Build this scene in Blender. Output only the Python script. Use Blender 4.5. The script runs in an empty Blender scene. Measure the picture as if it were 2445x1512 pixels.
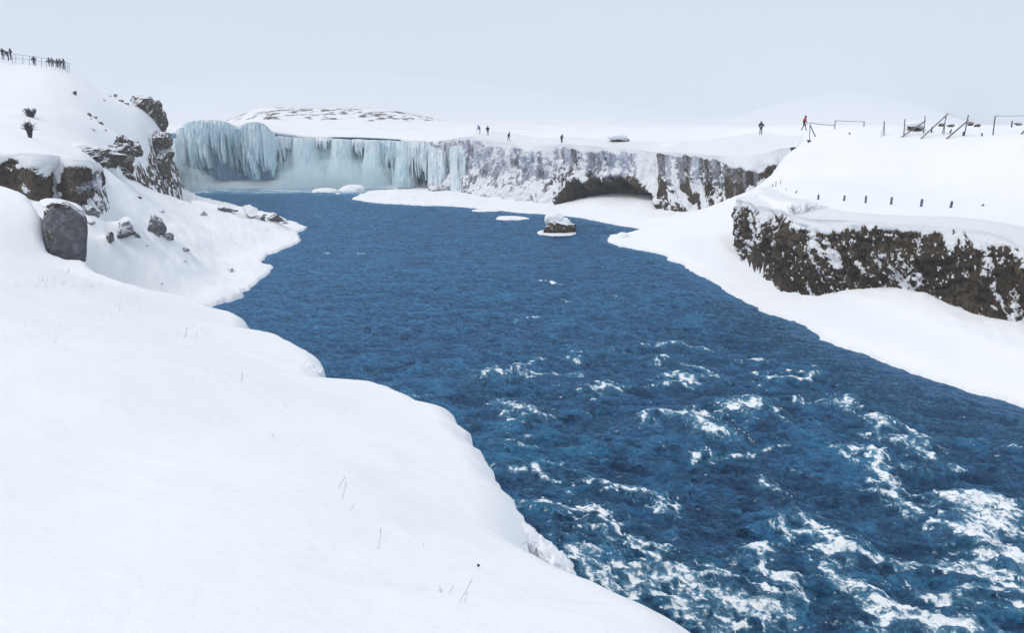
import bpy, math, random
import numpy as np
from mathutils import Vector, Matrix
R = math.radians
S = bpy.context.scene
COL = S.collection

# ------------------------------------------------------------------ camera
EYE = 14.0                      # metres above the river
F = 1830.0; CU, CV = 1222.5, 756.0
PITCH = R(14.1)
cam = bpy.data.cameras.new('camera'); camo = bpy.data.objects.new('camera', cam); COL.objects.link(camo)
camo.location = (0, 0, EYE); camo.rotation_euler = (R(90) - PITCH, 0, 0)
cam.sensor_width = 36; cam.lens = 36 * F / 2445.0; cam.clip_start = 0.1; cam.clip_end = 20000
S.camera = camo

# ------------------------------------------------------------------ sky, sun, exposure
SUN_EL, SUN_AZ = 58, -95        # azimuth from +Y, negative = left
w = bpy.data.worlds.new('World'); S.world = w; w.use_nodes = True
nt = w.node_tree; nt.nodes.clear()
N = nt.nodes.new; L = nt.links.new
out = N('ShaderNodeOutputWorld'); bg = N('ShaderNodeBackground'); sky = N('ShaderNodeTexSky')
sky.sky_type = 'NISHITA'; sky.sun_disc = False; sky.sun_elevation = R(SUN_EL); sky.sun_rotation = R(SUN_AZ)
sky.dust_density = 3.0
tc = N('ShaderNodeTexCoord'); mp = N('ShaderNodeMapping'); mp.inputs['Scale'].default_value = (1.2, 1.2, 5.0)
nz = N('ShaderNodeTexNoise'); nz.inputs['Scale'].default_value = 2.2; nz.inputs['Detail'].default_value = 5; nz.inputs['Roughness'].default_value = .45
cr = N('ShaderNodeValToRGB')
cr.color_ramp.elements[0].position = .36; cr.color_ramp.elements[0].color = (4.9, 5.6, 6.6, 1)
cr.color_ramp.elements[1].position = .64; cr.color_ramp.elements[1].color = (6.3, 6.8, 7.5, 1)
mx = N('ShaderNodeMix'); mx.data_type = 'RGBA'; mx.inputs[0].default_value = .985
L(tc.outputs['Generated'], mp.inputs[0]); L(mp.outputs[0], nz.inputs['Vector']); L(nz.outputs[0], cr.inputs[0])
L(sky.outputs[0], mx.inputs[6]); L(cr.outputs[0], mx.inputs[7]); L(mx.outputs[2], bg.inputs[0])
bg.inputs[1].default_value = 0.1
L(bg.outputs[0], out.inputs[0])
sun = bpy.data.lights.new('sun', 'SUN'); suno = bpy.data.objects.new('sun', sun); COL.objects.link(suno)
sun.energy = 2.1; sun.angle = R(35); sun.color = (1, .92, .83)
suno.rotation_euler = (R(90 - SUN_EL), 0, R(-SUN_AZ) + math.pi)   # light travels from azimuth SUN_AZ
S.view_settings.view_transform = 'Standard'; S.view_settings.look = 'None'
S.view_settings.exposure = 0.06; S.view_settings.gamma = 1.0
S.render.engine = 'CYCLES'
S.cycles.use_denoising = True
S.cycles.max_bounces = 6; S.cycles.diffuse_bounces = 3; S.cycles.glossy_bounces = 2; S.cycles.transmission_bounces = 2
S.cycles.volume_bounces = 4; S.cycles.transparent_max_bounces = 6
S.cycles.volume_step_rate = 1.0

# ------------------------------------------------------------------ picture -> place
cp, sp = math.cos(PITCH), math.sin(PITCH)
def ray(u, v):
    x = (u - CU) / F; y = -(v - CV) / F
    return np.array([x, cp + y * sp, y * cp - sp])
def atz(u, v, z):
    d = ray(u, v); t = (z - EYE) / d[2]; return np.array([0, 0, EYE]) + d * t
def atd(u, v, D):
    d = ray(u, v); return np.array([0, 0, EYE]) + d * (D / d[1])

# ------------------------------------------------------------------ numpy noise
def _h(ix, iy, iz, seed):
    h = (ix.astype(np.int64) * 374761393 + iy.astype(np.int64) * 668265263 + iz.astype(np.int64) * 2147483647 + seed * 974634777) & 0xffffffff
    h = ((h ^ (h >> 13)) * 1274126177) & 0xffffffff
    h = ((h ^ (h >> 16)) * 2246822519) & 0xffffffff
    return ((h ^ (h >> 15)) & 0xffff) / 65535.0
def vnoise(x, y, z=None, seed=0):
    """smooth noise in -1..1"""
    x = np.asarray(x, float); y = np.asarray(y, float)
    x, y = np.broadcast_arrays(x, y)
    fx = np.floor(x); fy = np.floor(y); ax = x - fx; ay = y - fy
    ax = ax * ax * ax * (ax * (ax * 6 - 15) + 10); ay = ay * ay * ay * (ay * (ay * 6 - 15) + 10)
    if z is None:
        zz = np.zeros_like(fx)
        a = _h(fx, fy, zz, seed); b = _h(fx + 1, fy, zz, seed); c = _h(fx, fy + 1, zz, seed); d = _h(fx + 1, fy + 1, zz, seed)
        return 2 * ((a * (1 - ax) + b * ax) * (1 - ay) + (c * (1 - ax) + d * ax) * ay) - 1
    z = np.broadcast_to(np.asarray(z, float), x.shape)
    fz = np.floor(z); az = z - fz; az = az * az * (3 - 2 * az)
    r = 0
    for k in (0, 1):
        a = _h(fx, fy, fz + k, seed); b = _h(fx + 1, fy, fz + k, seed); c = _h(fx, fy + 1, fz + k, seed); d = _h(fx + 1, fy + 1, fz + k, seed)
        v = (a * (1 - ax) + b * ax) * (1 - ay) + (c * (1 - ax) + d * ax) * ay
        r = r + v * (az if k else 1 - az)
    return 2 * r - 1
def fbm(x, y, z=None, o=4, seed=0, g=.5):
    r = 0; a = 1; t = 0; c, s = math.cos(.6), math.sin(.6)
    for i in range(o):
        r = r + a * vnoise(x, y, z, seed + i * 17); t += a; a *= g
        x, y = (x * c - y * s) * 2.03 + 5.3, (x * s + y * c) * 2.03 + 1.7
        if z is not None: z = z * 2.03 + 3.1
    return r / t
def ridged(x, y, z=None, o=4, seed=0, g=.5):
    r = 0; a = 1; t = 0; c, s = math.cos(.6), math.sin(.6)
    for i in range(o):
        r = r + a * (1 - np.abs(vnoise(x, y, z, seed + i * 17)) * 1.6); t += a; a *= g
        x, y = (x * c - y * s) * 2.03 + 5.3, (x * s + y * c) * 2.03 + 1.7
        if z is not None: z = z * 2.03 + 3.1
    return r / t
def sst(a, b, x):
    t = np.clip((x - a) / (np.asarray(b) - a), 0, 1); return t * t * (3 - 2 * t)

class TPS:
    def __init__(s, P, lam=.0):
        P = np.array(P, float); s.c = P[:, :2]; n = len(P); s.sc = 50.0
        K = s.k(s.c, s.c) + lam * np.eye(n); Q = np.c_[np.ones(n), s.c / s.sc]
        A = np.zeros((n + 3, n + 3)); A[:n, :n] = K; A[:n, n:] = Q; A[n:, :n] = Q.T
        s.w = np.linalg.solve(A, np.r_[P[:, 2], 0, 0, 0]); s.n = n
    def k(s, a, b):
        r2 = ((a[:, None, :] - b[None, :, :]) ** 2).sum(-1) / s.sc ** 2
        return .5 * r2 * np.log(r2 + 1e-12)
    def __call__(s, x, y):
        sh = np.shape(x); q = np.c_[np.ravel(x), np.ravel(y)]; r = np.empty(len(q))
        for i in range(0, len(q), 40000):
            p = q[i:i + 40000]; r[i:i + 40000] = s.k(p, s.c) @ s.w[:s.n] + np.c_[np.ones(len(p)), p / s.sc] @ s.w[s.n:]
        return r.reshape(sh)
def sdist(x, y, P):
    """signed distance to a closed polygon, positive inside"""
    P = np.array(P, float)[:, :2]; sh = np.shape(x); x = np.ravel(x); y = np.ravel(y)
    d2 = np.full(len(x), 1e18); ins = np.zeros(len(x), bool)
    for i in range(len(P)):
        ax, ay = P[i]; bx, by = P[(i + 1) % len(P)]; ex, ey = bx - ax, by - ay
        t = np.clip(((x - ax) * ex + (y - ay) * ey) / (ex * ex + ey * ey + 1e-12), 0, 1)
        d2 = np.minimum(d2, (x - ax - t * ex) ** 2 + (y - ay - t * ey) ** 2)
        c = (ay > y) != (by > y)
        if abs(ey) > 1e-12: ins ^= c & (x < ex * (y - ay) / ey + ax)
    return (np.sqrt(d2) * np.where(ins, 1, -1)).reshape(sh)
def smooth_line(P, n=6):
    """Catmull-Rom through points"""
    P = [np.array(p, float) for p in P]; P = [2 * P[0] - P[1]] + P + [2 * P[-1] - P[-2]]; o = []
    for i in range(1, len(P) - 2):
        for k in range(n):
            t = k / n; a, b, c, d = P[i - 1:i + 3]
            o.append(.5 * ((2 * b) + (c - a) * t + (2 * a - 5 * b + 4 * c - d) * t * t + (3 * b - 3 * c + d - a) * t ** 3))
    o.append(P[-2]); return np.array(o)

# ------------------------------------------------------------------ object helpers
def tag(o, label=None, cat=None, group=None, kind=None):
    if label: o['label'] = label
    if cat: o['category'] = cat
    if group: o['group'] = group
    if kind: o['kind'] = kind
    return o
def mesh_obj(name, V, Fc, mat, parent=None, smooth=True, attrs=None):
    me = bpy.data.meshes.new(name)
    V = np.ascontiguousarray(V, np.float32); Fc = np.asarray(Fc, np.int32)
    me.vertices.add(len(V)); me.vertices.foreach_set('co', V.ravel())
    k = Fc.shape[1]; n = len(Fc)
    me.loops.add(n * k); me.loops.foreach_set('vertex_index', Fc.ravel())
    me.polygons.add(n); me.polygons.foreach_set('loop_start', np.arange(0, n * k, k, dtype=np.int32))
    me.polygons.foreach_set('loop_total', np.full(n, k, np.int32))
    me.update(calc_edges=True); me.validate()
    if smooth: me.polygons.foreach_set('use_smooth', np.ones(len(me.polygons), bool))
    for a, v in (attrs or {}).items():
        at = me.attributes.new(a, 'FLOAT', 'POINT'); at.data.foreach_set('value', np.ascontiguousarray(v, np.float32).ravel())
    me.materials.append(mat)
    o = bpy.data.objects.new(name, me); COL.objects.link(o)
    if parent: o.parent = parent
    return o
def grid_faces(nr, nc, wrap=False, flip=False):
    i = np.arange(nr - 1)[:, None] * nc; j = np.arange(nc if wrap else nc - 1)[None, :]; j2 = (j + 1) % nc
    f = np.stack([i + j, i + j2, i + nc + j2, i + nc + j], -1).reshape(-1, 4)
    return f[:, ::-1] if flip else f
def empty(name, loc):
    o = bpy.data.objects.new(name, None); COL.objects.link(o); o.location = loc; return o
class MB:
    """collects tubes / boxes into one mesh"""
    def __init__(s): s.V = []; s.F = []; s.n = 0
    def tube(s, P, rad, k=6, cap=True):
        P = [Vector(p) for p in P]
        if not hasattr(rad, '__len__'): rad = [rad] * len(P)
        b = s.n
        for i, p in enumerate(P):
            d = (P[min(i + 1, len(P) - 1)] - P[max(i - 1, 0)]).normalized()
            a = d.orthogonal().normalized(); c = d.cross(a)
            for j in range(k):
                t = 2 * math.pi * j / k; s.V.append(p + (a * math.cos(t) + c * math.sin(t)) * rad[i])
        for i in range(len(P) - 1):
            for j in range(k):
                s.F.append((b + i * k + j, b + i * k + (j + 1) % k, b + (i + 1) * k + (j + 1) % k, b + (i + 1) * k + j))
        s.n += len(P) * k
        if cap:
            for e, i in ((0, 0), (1, len(P) - 1)):
                s.V.append(P[i]); q = s.n; s.n += 1
                for j in range(0, k):
                    a_, b_ = b + i * k + j, b + i * k + (j + 1) % k
                    s.F.append((a_, q, q, b_)[:3] + ((b_,)) if False else (a_, b_, q, q))
        return s
    def box(s, c, sx, sy, sz, rot=None):
        c = Vector(c); b = s.n; M = rot or Matrix.Identity(3)
        for x in (-1, 1):
            for y in (-1, 1):
                for z in (-1, 1): s.V.append(c + M @ Vector((x * sx / 2, y * sy / 2, z * sz / 2)))
        for f in ((0, 1, 3, 2), (4, 6, 7, 5), (0, 4, 5, 1), (2, 3, 7, 6), (0, 2, 6, 4), (1, 5, 7, 3)): s.F.append(tuple(b + i for i in f))
        s.n += 8; return s
    def build(s, name, mat, parent=None, smooth=False):
        me = bpy.data.meshes.new(name); F = []
        for f in s.F:
            g = []
            for i in f:
                if i not in g: g.append(i)
            F.append(g)
        me.from_pydata([tuple(v) for v in s.V], [], F); me.update()
        if smooth: me.polygons.foreach_set('use_smooth', [True] * len(me.polygons))
        me.materials.append(mat); o = bpy.data.objects.new(name, me); COL.objects.link(o)
        if parent: o.parent = parent
        return o

# ------------------------------------------------------------------ materials
class NM:
    def __init__(s, name):
        s.m = bpy.data.materials.new(name); s.m.use_nodes = True; s.t = s.m.node_tree; s.t.nodes.clear()
        s.out = s.n('ShaderNodeOutputMaterial'); s.p = s.n('ShaderNodeBsdfPrincipled'); s.l(s.p.outputs[0], s.out.inputs[0])
        s.g = s.n('ShaderNodeNewGeometry')
    def n(s, t): return s.t.nodes.new(t)
    def l(s, a, b): s.t.links.new(a, b)
    def put(s, sock, v):
        if hasattr(v, 'links'): s.l(v, sock)
        elif hasattr(v, '__len__') and len(v) == 3 and sock.type == 'RGBA': sock.default_value = (*v, 1)
        else: sock.default_value = v
    def noise(s, scale, detail=4, rough=.55, vec=None, st=(1, 1, 1), rot=(0, 0, 0), dist=0):
        m = s.n('ShaderNodeMapping'); m.inputs['Scale'].default_value = st; m.inputs['Rotation'].default_value = rot
        s.l(vec or s.g.outputs['Position'], m.inputs[0])
        k = s.n('ShaderNodeTexNoise'); k.inputs['Scale'].default_value = scale; k.inputs['Detail'].default_value = detail
        k.inputs['Roughness'].default_value = rough; k.inputs['Distortion'].default_value = dist; s.l(m.outputs[0], k.inputs['Vector']); return k.outputs[0]
    def flow(s, scale, detail=5, rough=.65, st=3.0, dist=.3):
        m = s.n('ShaderNodeMapping'); m.vector_type = 'TEXTURE'; m.inputs['Rotation'].default_value = (0, 0, math.radians(-50)); m.inputs['Scale'].default_value = (st, 1, 1)
        s.l(s.g.outputs['Position'], m.inputs[0]); k = s.n('ShaderNodeTexNoise'); k.inputs['Scale'].default_value = scale; k.inputs['Detail'].default_value = detail
        k.inputs['Roughness'].default_value = rough; k.inputs['Distortion'].default_value = dist; s.l(m.outputs[0], k.inputs['Vector']); return k.outputs[0]
    def vor(s, scale, st=(1, 1, 1), feat='F1'):
        m = s.n('ShaderNodeMapping'); m.inputs['Scale'].default_value = st; s.l(s.g.outputs['Position'], m.inputs[0])
        k = s.n('ShaderNodeTexVoronoi'); k.feature = feat; k.inputs['Scale'].default_value = scale; s.l(m.outputs[0], k.inputs['Vector']); return k.outputs[0]
    def math(s, op, a, b=0, c=None):
        k = s.n('ShaderNodeMath'); k.operation = op; s.put(k.inputs[0], a); s.put(k.inputs[1], b)
        if c is not None: s.put(k.inputs[2], c)
        return k.outputs[0]
    def ramp(s, f, a, b):
        k = s.n('ShaderNodeMapRange'); k.interpolation_type = 'SMOOTHSTEP'; s.put(k.inputs[0], f); k.inputs[1].default_value = a; k.inputs[2].default_value = b; return k.outputs[0]
    def mix(s, f, a, b):
        k = s.n('ShaderNodeMix'); k.data_type = 'RGBA'; s.put(k.inputs[0], f); s.put(k.inputs[6], a); s.put(k.inputs[7], b); return k.outputs[2]
    def mixf(s, f, a, b):
        k = s.n('ShaderNodeMix'); s.put(k.inputs[0], f); s.put(k.inputs[2], a); s.put(k.inputs[3], b); return k.outputs[0]
    def attr(s, name):
        k = s.n('ShaderNodeAttribute'); k.attribute_name = name; return k.outputs['Fac']
    def bump(s, h, dist, st=1.0, nrm=None):
        k = s.n('ShaderNodeBump'); s.put(k.inputs['Strength'], st); k.inputs['Distance'].default_value = dist
        s.put(k.inputs['Height'], h)
        if nrm: s.l(nrm, k.inputs['Normal'])
        return k.outputs[0]
    def upz(s):
        k = s.n('ShaderNodeSeparateXYZ'); s.l(s.g.outputs['Normal'], k.inputs[0]); return k.outputs[2]
    def fin(s, col, rough=.8, nrm=None, spec=None):
        s.put(s.p.inputs['Base Color'], col); s.put(s.p.inputs['Roughness'], rough)
        if nrm: s.l(nrm, s.p.inputs['Normal'])
        if spec is not None: s.put(s.p.inputs['Specular IOR Level'], spec)
        return s.m
def flat(name, c, rough=.7, var=.25, sc=8):
    k = NM(name); n = k.noise(sc, 4); return k.fin(k.mix(n, tuple(x * (1 - var) for x in c), tuple(min(1, x * (1 + var)) for x in c)), rough, spec=.25)

SNOW = (.86, .885, .92)
def rock_cols(k, tint=0):
    a = k.noise(.55, 6, .6, st=(1, 1, .5)); b = k.noise(5, 6, .7, st=(1, 1, .35)); c = k.noise(1.6, 4)
    base = k.mix(k.ramp(a, .35, .65), (.056, .043, .028), (.130, .100, .070))
    base = k.mix(k.ramp(c, .55, .72), base, (.062, .056, .022))       # moss and dead turf
    return k.mix(k.ramp(b, .38, .66), base, (.016, .014, .013)), b
# snow ground: snow, showing rock only on the steepest drops
k = NM('snow_ground_surface')
sl = k.upz(); n1 = k.noise(1.1, 6, .6); n2 = k.noise(40, 3); n3 = k.noise(6, 4)
rk, rb = rock_cols(k)
far = k.math('MULTIPLY', k.math('GREATER_THAN', k.attr('rocky'), 5.0), 1.0); near_ = k.math('SUBTRACT', 1.0, far)
fn = k.math('ADD', k.math('SUBTRACT', k.attr('rocky'), 10.0), k.math('MULTIPLY', k.math('SUBTRACT', k.noise(.10, 5, .62, st=(2.0, .5, 1)), .5), 2.6))
r_near = k.ramp(k.math('ADD', k.math('MULTIPLY', k.attr('rocky'), 1.0), k.math('MULTIPLY', k.math('SUBTRACT', n1, .5), .9)), .46, .54)
r_far = k.ramp(fn, .64, .86)
rmask = k.mixf(far, r_near, r_far)
sc_ = k.mix(k.noise(.35, 4), (.845, .872, .91), (.90, .915, .935))
nb = k.bump(k.noise(.8, 5, .6), .06, .6); nb = k.bump(n3, .03, .5, nb); nb2 = k.bump(n2, .006, .5, nb)
M_SNOW = k.fin(k.mix(rmask, sc_, rk), k.mixf(rmask, .75, .85), nb2, .15)
# wall: rock / ice / snow by vertex data of the modelled deposits
def wallmat(name, fr0, fr1, frost=0.0):
  global k
  k = NM(name)
  rk, rb = rock_cols(k)
  icn = k.noise(.9, 5, .6, st=(1.6, 1.6, .22)); 
  ice = k.mix(k.ramp(icn, .35, .65), (.33, .36, .47), (.62, .65, .74))
  fine = k.noise(7, 5, .65, st=(1, 1, .6))
  im = k.ramp(k.math('ADD', k.attr('ice'), k.math('MULTIPLY', k.math('SUBTRACT', fine, .5), .5)), fr0, fr1)
  smk = k.ramp(k.math('ADD', k.attr('snow'), k.math('MULTIPLY', k.math('SUBTRACT', fine, .5), .7)), .45, .55)
  rk = k.mix(k.math('MULTIPLY', k.ramp(k.noise(2.2, 6, .7, st=(1, 1, .4)), .40, .62), k.math('MULTIPLY', k.ramp(k.attr('ice'), .0, .2), frost)), rk, (.40, .42, .50))
  c = k.mix(smk, k.mix(im, rk, ice), SNOW)
  h = k.bump(k.noise(3.5, 7, .7, st=(1, 1, .5)), .25, .8)
  return k.fin(c, k.mixf(im, .9, .4), h, .3)
M_WALL = wallmat('cliff_rock_surface', .42, .58)
M_WALLF = wallmat('frosted_cliff_surface', .25, .80, .75)
# loose rocks: snow lies where the surface faces up
def snowrock(name, thr=.55, amt=.5, dark=1.0, bluish=0, sc=2.2):
    k = NM(name); rk, rb = rock_cols(k)
    mot = k.ramp(k.noise(2.4, 6, .7), .45, .62)
    gr = k.mix(k.noise(9, 5, .7), (.05 * dark, .052 * dark, .060 * dark), (.20 * dark, .205 * dark, .225 * dark))
    gr = k.mix(mot, gr, (.24, .25, .29)); rk = k.mix(bluish, rk, gr)
    n = k.noise(sc, 6, .65); bn = k.bump(k.noise(3, 7, .7), .15, .8)
    nn = k.n('ShaderNodeSeparateXYZ'); k.l(bn, nn.inputs[0])
    f = k.math('ADD', nn.outputs[2], k.math('MULTIPLY', k.math('SUBTRACT', n, .5), amt * 2.4))
    return k.fin(k.mix(k.ramp(f, thr - .05, thr + .05), rk, SNOW), .85, bn, .25)
M_ROCK = snowrock('snowy_rock', .50, .9)
M_ROCKD = snowrock('dark_wet_rock', .62, .45)
M_STONE = snowrock('half_buried_stone', .36, .5, 1, .6, 1.6)
M_ROCKG = snowrock('grey_basalt', .66, .35, 1, .75, 1.2)
# ice
def icemat(name, a, b, st=(1.5, 1.5, .16), sc=1.0, rough=.45):
    k = NM(name); n = k.noise(sc, 6, .65, st=st); n2 = k.noise(sc * 3.5, 4, .6, st=st)
    c = k.mix(k.ramp(k.mixf(.4, n, n2), .36, .62), a, b)
    c = k.mix(k.ramp(k.math('ADD', k.upz(), k.math('MULTIPLY', n2, .4)), .42, .75), c, SNOW)
    return k.fin(c, rough, k.bump(n2, .25, .7), .4)
M_ICEB = icemat('blue_ice', (.34, .60, .72), (.84, .94, .96))
M_ICEW = icemat('white_ice', (.50, .66, .76), (.88, .93, .95), (1.2, 1.2, .3))
M_FALL = icemat('falling_water', (.50, .80, .88), (.94, .98, 1.0), (2.2, 2.2, .07), 1.2, .6)
M_BACK = icemat('wet_blue_wall', (.10, .22, .36), (.34, .52, .66), (1.2, 1.2, .2))
M_FLOE = flat('floe_snow', SNOW, .7, .03, 2)
M_WOOD = flat('weathered_wood', (.17, .17, .18), .8, .3, 14)
M_WOODD = flat('dark_wood', (.045, .055, .09), .8, .3, 14)
M_STEEL = flat('galvanised_steel', (.19, .22, .27), .5, .2, 6)
M_ROPE = flat('rope_fibre', (.16, .17, .20), .9, .2, 6)
M_STALK = flat('dry_stalk', (.16, .14, .13), .8, .3, 40)
M_TWIG = flat('dark_twig', (.035, .035, .045), .9, .3, 10)
M_FROST = flat('frosted_twig', (.42, .45, .52), .9, .4, 10)
M_SKIN = flat('skin', (.45, .27, .20), .6, .1)
def cloth(c): return flat('cloth', c, .85, .2, 12)

# ------------------------------------------------------------------ river outline (plan)
lshore = [(409, 449), (440, 452), (481, 472), (520, 482), (564, 491), (612, 504), (646, 510), (684, 527), (739, 544), (711, 556), (715, 583), (670, 597), (615, 625),
          (653, 638), (636, 662), (584, 700), (581, 714), (509, 733)]
rshore = [(1055, 451), (1000, 452), (930, 456), (880, 458), (836, 476), (900, 486), (1000, 491), (1090, 494), (1150, 499), (1250, 510), (1330, 513), (1400, 524), (1470, 538), (1556, 552),
          (1520, 558), (1450, 564), (1446, 575), (1480, 589), (1565, 606), (1620, 630), (1665, 653), (1720, 685), (1782, 727), (1840, 752), (1905, 776), (1968, 815), (2077, 850),
          (2194, 896), (2317, 935), (2445, 976), (2600, 1030)]
LS = [atz(u, v, 0)[:2] for u, v in lshore]; RS = [atz(u, v, 0)[:2] for u, v in rshore]
RIVER = [LS[0]] + [np.array(p) for p in RS] + [(42, 20), (50, -60), (-60, -60), (-55, 30), (-34, 46)] + LS[::-1][:-1]
RIVER[0:1] = [LS[0]]

# ------------------------------------------------------------------ near bank outline (edge of the drop)
nbe = [(1760, 1580, 11.5), (1663, 1512, 11.3), (1565, 1438, 11.05), (1433, 1388, 10.75), (1330, 1350, 10.45), (1262, 1300, 10.2), (1250, 1243, 9.9), (1242, 1203, 9.7),
       (1200, 1130, 9.3), (1157, 1069, 9), (1113, 1032, 8.7), (1120, 1009, 8.6), (1083, 967, 8.2), (1020, 961, 8.1), (960, 935, 7.9), (894, 917, 7.7), (769, 922, 7.3),
       (772, 867, 6.8), (729, 828, 6.5), (650, 796, 6.1), (584, 793, 5.9), (597, 769, 5.5), (564, 745, 5.3), (516, 740, 5.2), (474, 714, 5.1), (350, 690, 5.2), (258, 656, 5.4), (199, 618, 5.8)]
NBP = [atz(u, v, z) for u, v, z in nbe]
NBL = smooth_line(NBP, 2)
rr = atd(203, 522, 47.5)
NB_EXTRA = [atd(150, 614, 47.2), atd(106, 600, 47.2), atd(99, 560, 48.2), atd(97, 505, 49.6), atd(60, 460, 52), atd(0, 443, 54), atd(-250, 430, 58)]
NBPOLY = [(6, -3), (9, -40), ] + [p[:2] for p in []]
NBPOLY = [(4.5, -1), (9, -40)][::-1] + [p[:2] for p in NBL] + [p[:2] for p in NB_EXTRA] + [(-90, 60), (-110, -40)]
NBC = [tuple(p) for p in NBP] + [tuple(p) for p in NB_EXTRA] + [(0, 0, 12.3), (-3, 0, 12.45), (-1, -6, 12.6), (4, -6, 12.2), (-12, -4, 13.0), (-30, 0, 13.2), (-60, 10, 13.5), (-80, 45, 13.5), (0, -30, 13)]
for u, v, D in ((0, 1100, 6.6), (500, 1250, 5.2), (900, 1150, 6.6), (0, 760, 15.5), (300, 820, 14.5), (600, 900, 13.6), (850, 1000, 12.2), (0, 600, 27), (120, 640, 28), (300, 730, 26), (480, 790, 24),
                (900, 1000, 13.8), (1060, 1040, 11.4), (1050, 1200, 7.3)):
    NBC.append(tuple(atd(u, v, D)))
T_NB = TPS(NBC, .002)

# ------------------------------------------------------------------ cliffs: stations (top u,v,D / base u,v,D)
NEAR = [((1768, 470, 76), (1772, 600, 75)), ((1783, 482, 70), (1763, 615, 71)), ((1800, 490, 67), (1800, 645, 65.5)), ((1830, 503, 63), (1842, 672, 60)), ((1880, 516, 60), (1895, 690, 57.5)), ((1950, 524, 57.5), (1960, 696, 55)),
        ((2050, 528, 55), (2050, 700, 53)), ((2130, 534, 53), (2130, 700, 52)), ((2210, 541, 51.5), (2205, 712, 50)), ((2290, 548, 50), (2290, 745, 47.5)), ((2370, 560, 48.5), (2365, 765, 46)),
        ((2445, 590, 46.5), (2445, 785, 44.5)), ((2600, 625, 43), (2600, 840, 41)), ((2900, 700, 38), (2900, 960, 36))]
MID = [((1035, 338, 166), (1030, 452, 165)), ((1080, 332, 160), (1075, 456, 158)), ((1122, 326, 152), (1118, 462, 149)), ((1165, 333, 148), (1160, 470, 144)), ((1215, 342, 143), (1215, 478, 139)), ((1280, 346, 138), (1270, 487, 133)),
       ((1340, 343, 132), (1340, 495, 127)), ((1400, 347, 128), (1400, 497, 123)), ((1470, 352, 124), (1470, 500, 119)), ((1540, 362, 120), (1540, 503, 115.5)), ((1570, 362, 117), (1580, 511, 111)),
       ((1640, 366, 113), (1645, 527, 107.5)), ((1700, 370, 109.5), (1705, 535, 104)), ((1760, 372, 107), (1765, 540, 101)), ((1820, 368, 104), (1830, 540, 99)), ((1862, 358, 101), (1885, 520, 98)), ((1885, 352, 98), (1930, 500, 97))]
LC = [((-200, 385, 60), (-200, 500, 60)), ((-60, 378, 63), (-60, 480, 62)), ((0, 374, 64), (0, 480, 63)), ((60, 366, 64.5), (60, 480, 63)), ((110, 370, 65), (112, 480, 63.5)), ((128, 374, 66.5), (130, 480, 65.5)), ((152, 378, 66.5), (156, 480, 65)),
      ((175, 380, 66), (172, 475, 64)), ((205, 386, 67.5), (210, 460, 66)), ((216, 390, 70), (222, 455, 69)), ((224, 392, 76), (235, 440, 76))]
def stations(st):
    return [(atd(*a), atd(*b)) for a, b in st]
NEAR3, MID3, LC3 = stations(NEAR), stations(MID), stations(LC)

# plateau outline (plan): near cliff, gully, mid cliff, crest of the fall, then round the back
crest = [(1035, 338, 167), (1000, 337, 174), (930, 333, 179), (800, 328, 182), (700, 326, 182), (640, 318, 181), (560, 305, 180), (480, 304, 179), (430, 312, 176), (404, 330, 172)]
CR3 = [atd(*c) for c in crest]
pl = [p[0][:2] + np.array([.5, 1.5]) for p in NEAR3[::-1]]
g = [(24.5, 80), (29, 86), (33.5, 92)]
PLP = [tuple(p) for p in pl] + g + [tuple(p[0][:2] + np.array([1.5, 4.8])) for p in MID3[::-1]] + [tuple(c[:2] + np.array([-.3, 3.5])) for c in CR3[1:]] + [(-79, 200), (-140, 330), (-900, 900), (-3000, 5000), (3000, 5000), (3000, 900), (200, -60), (60, -30)]
PLC = [tuple(p[0]) for p in NEAR3] + [tuple(p[0]) for p in MID3] + [tuple(c) for c in CR3]
for u, v, D in ((1810, 450, 76), (1850, 440, 74), (1877, 453, 70), (1901, 460, 68), (1954, 478, 64), (2016, 482, 62.5), (2128, 490, 60), (2200, 495, 59), (2271, 500, 57.5), (2346, 500, 56.5), (2445, 510, 55),
                (1845, 405, 84), (1885, 366, 90), (1950, 400, 80), (2200, 410, 74), (2445, 425, 68), (1933, 334, 84), (2000, 335, 82), (2120, 330, 80), (2260, 328, 78), (2371, 324, 77), (2445, 324, 76),
                (1918, 311, 95), (1990, 305, 108), (2100, 303, 108), (2200, 303, 104), (2300, 302, 104), (2445, 296, 104), (1815, 318, 110), (1720, 325, 135), (1600, 320, 160), (1460, 325, 150), (1340, 333, 138), (1213, 335, 146),
                (1163, 322, 150), (1145, 317, 153), (1600, 307, 230), (1300, 313, 230), (1900, 304, 160), (2000, 305, 140), (2200, 304, 135), (2400, 301, 130), (2445, 330, 73), (2300, 310, 90), (2150, 311, 92)):
    PLC.append(tuple(atd(u, v, D)))
for u, v, D in ((470, 284, 192), (560, 286, 192), (630, 296, 192), (410, 278, 196), (520, 282, 205), (700, 312, 196)): PLC.append(tuple(atd(u, v, D)))
for x, y in ((-60, 300), (0, 300), (80, 300), (160, 300), (220, 200), (200, 100), (120, 40), (-120, 260)): PLC.append((x, y, 12.1))
T_PL = TPS(PLC, .001)

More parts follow.
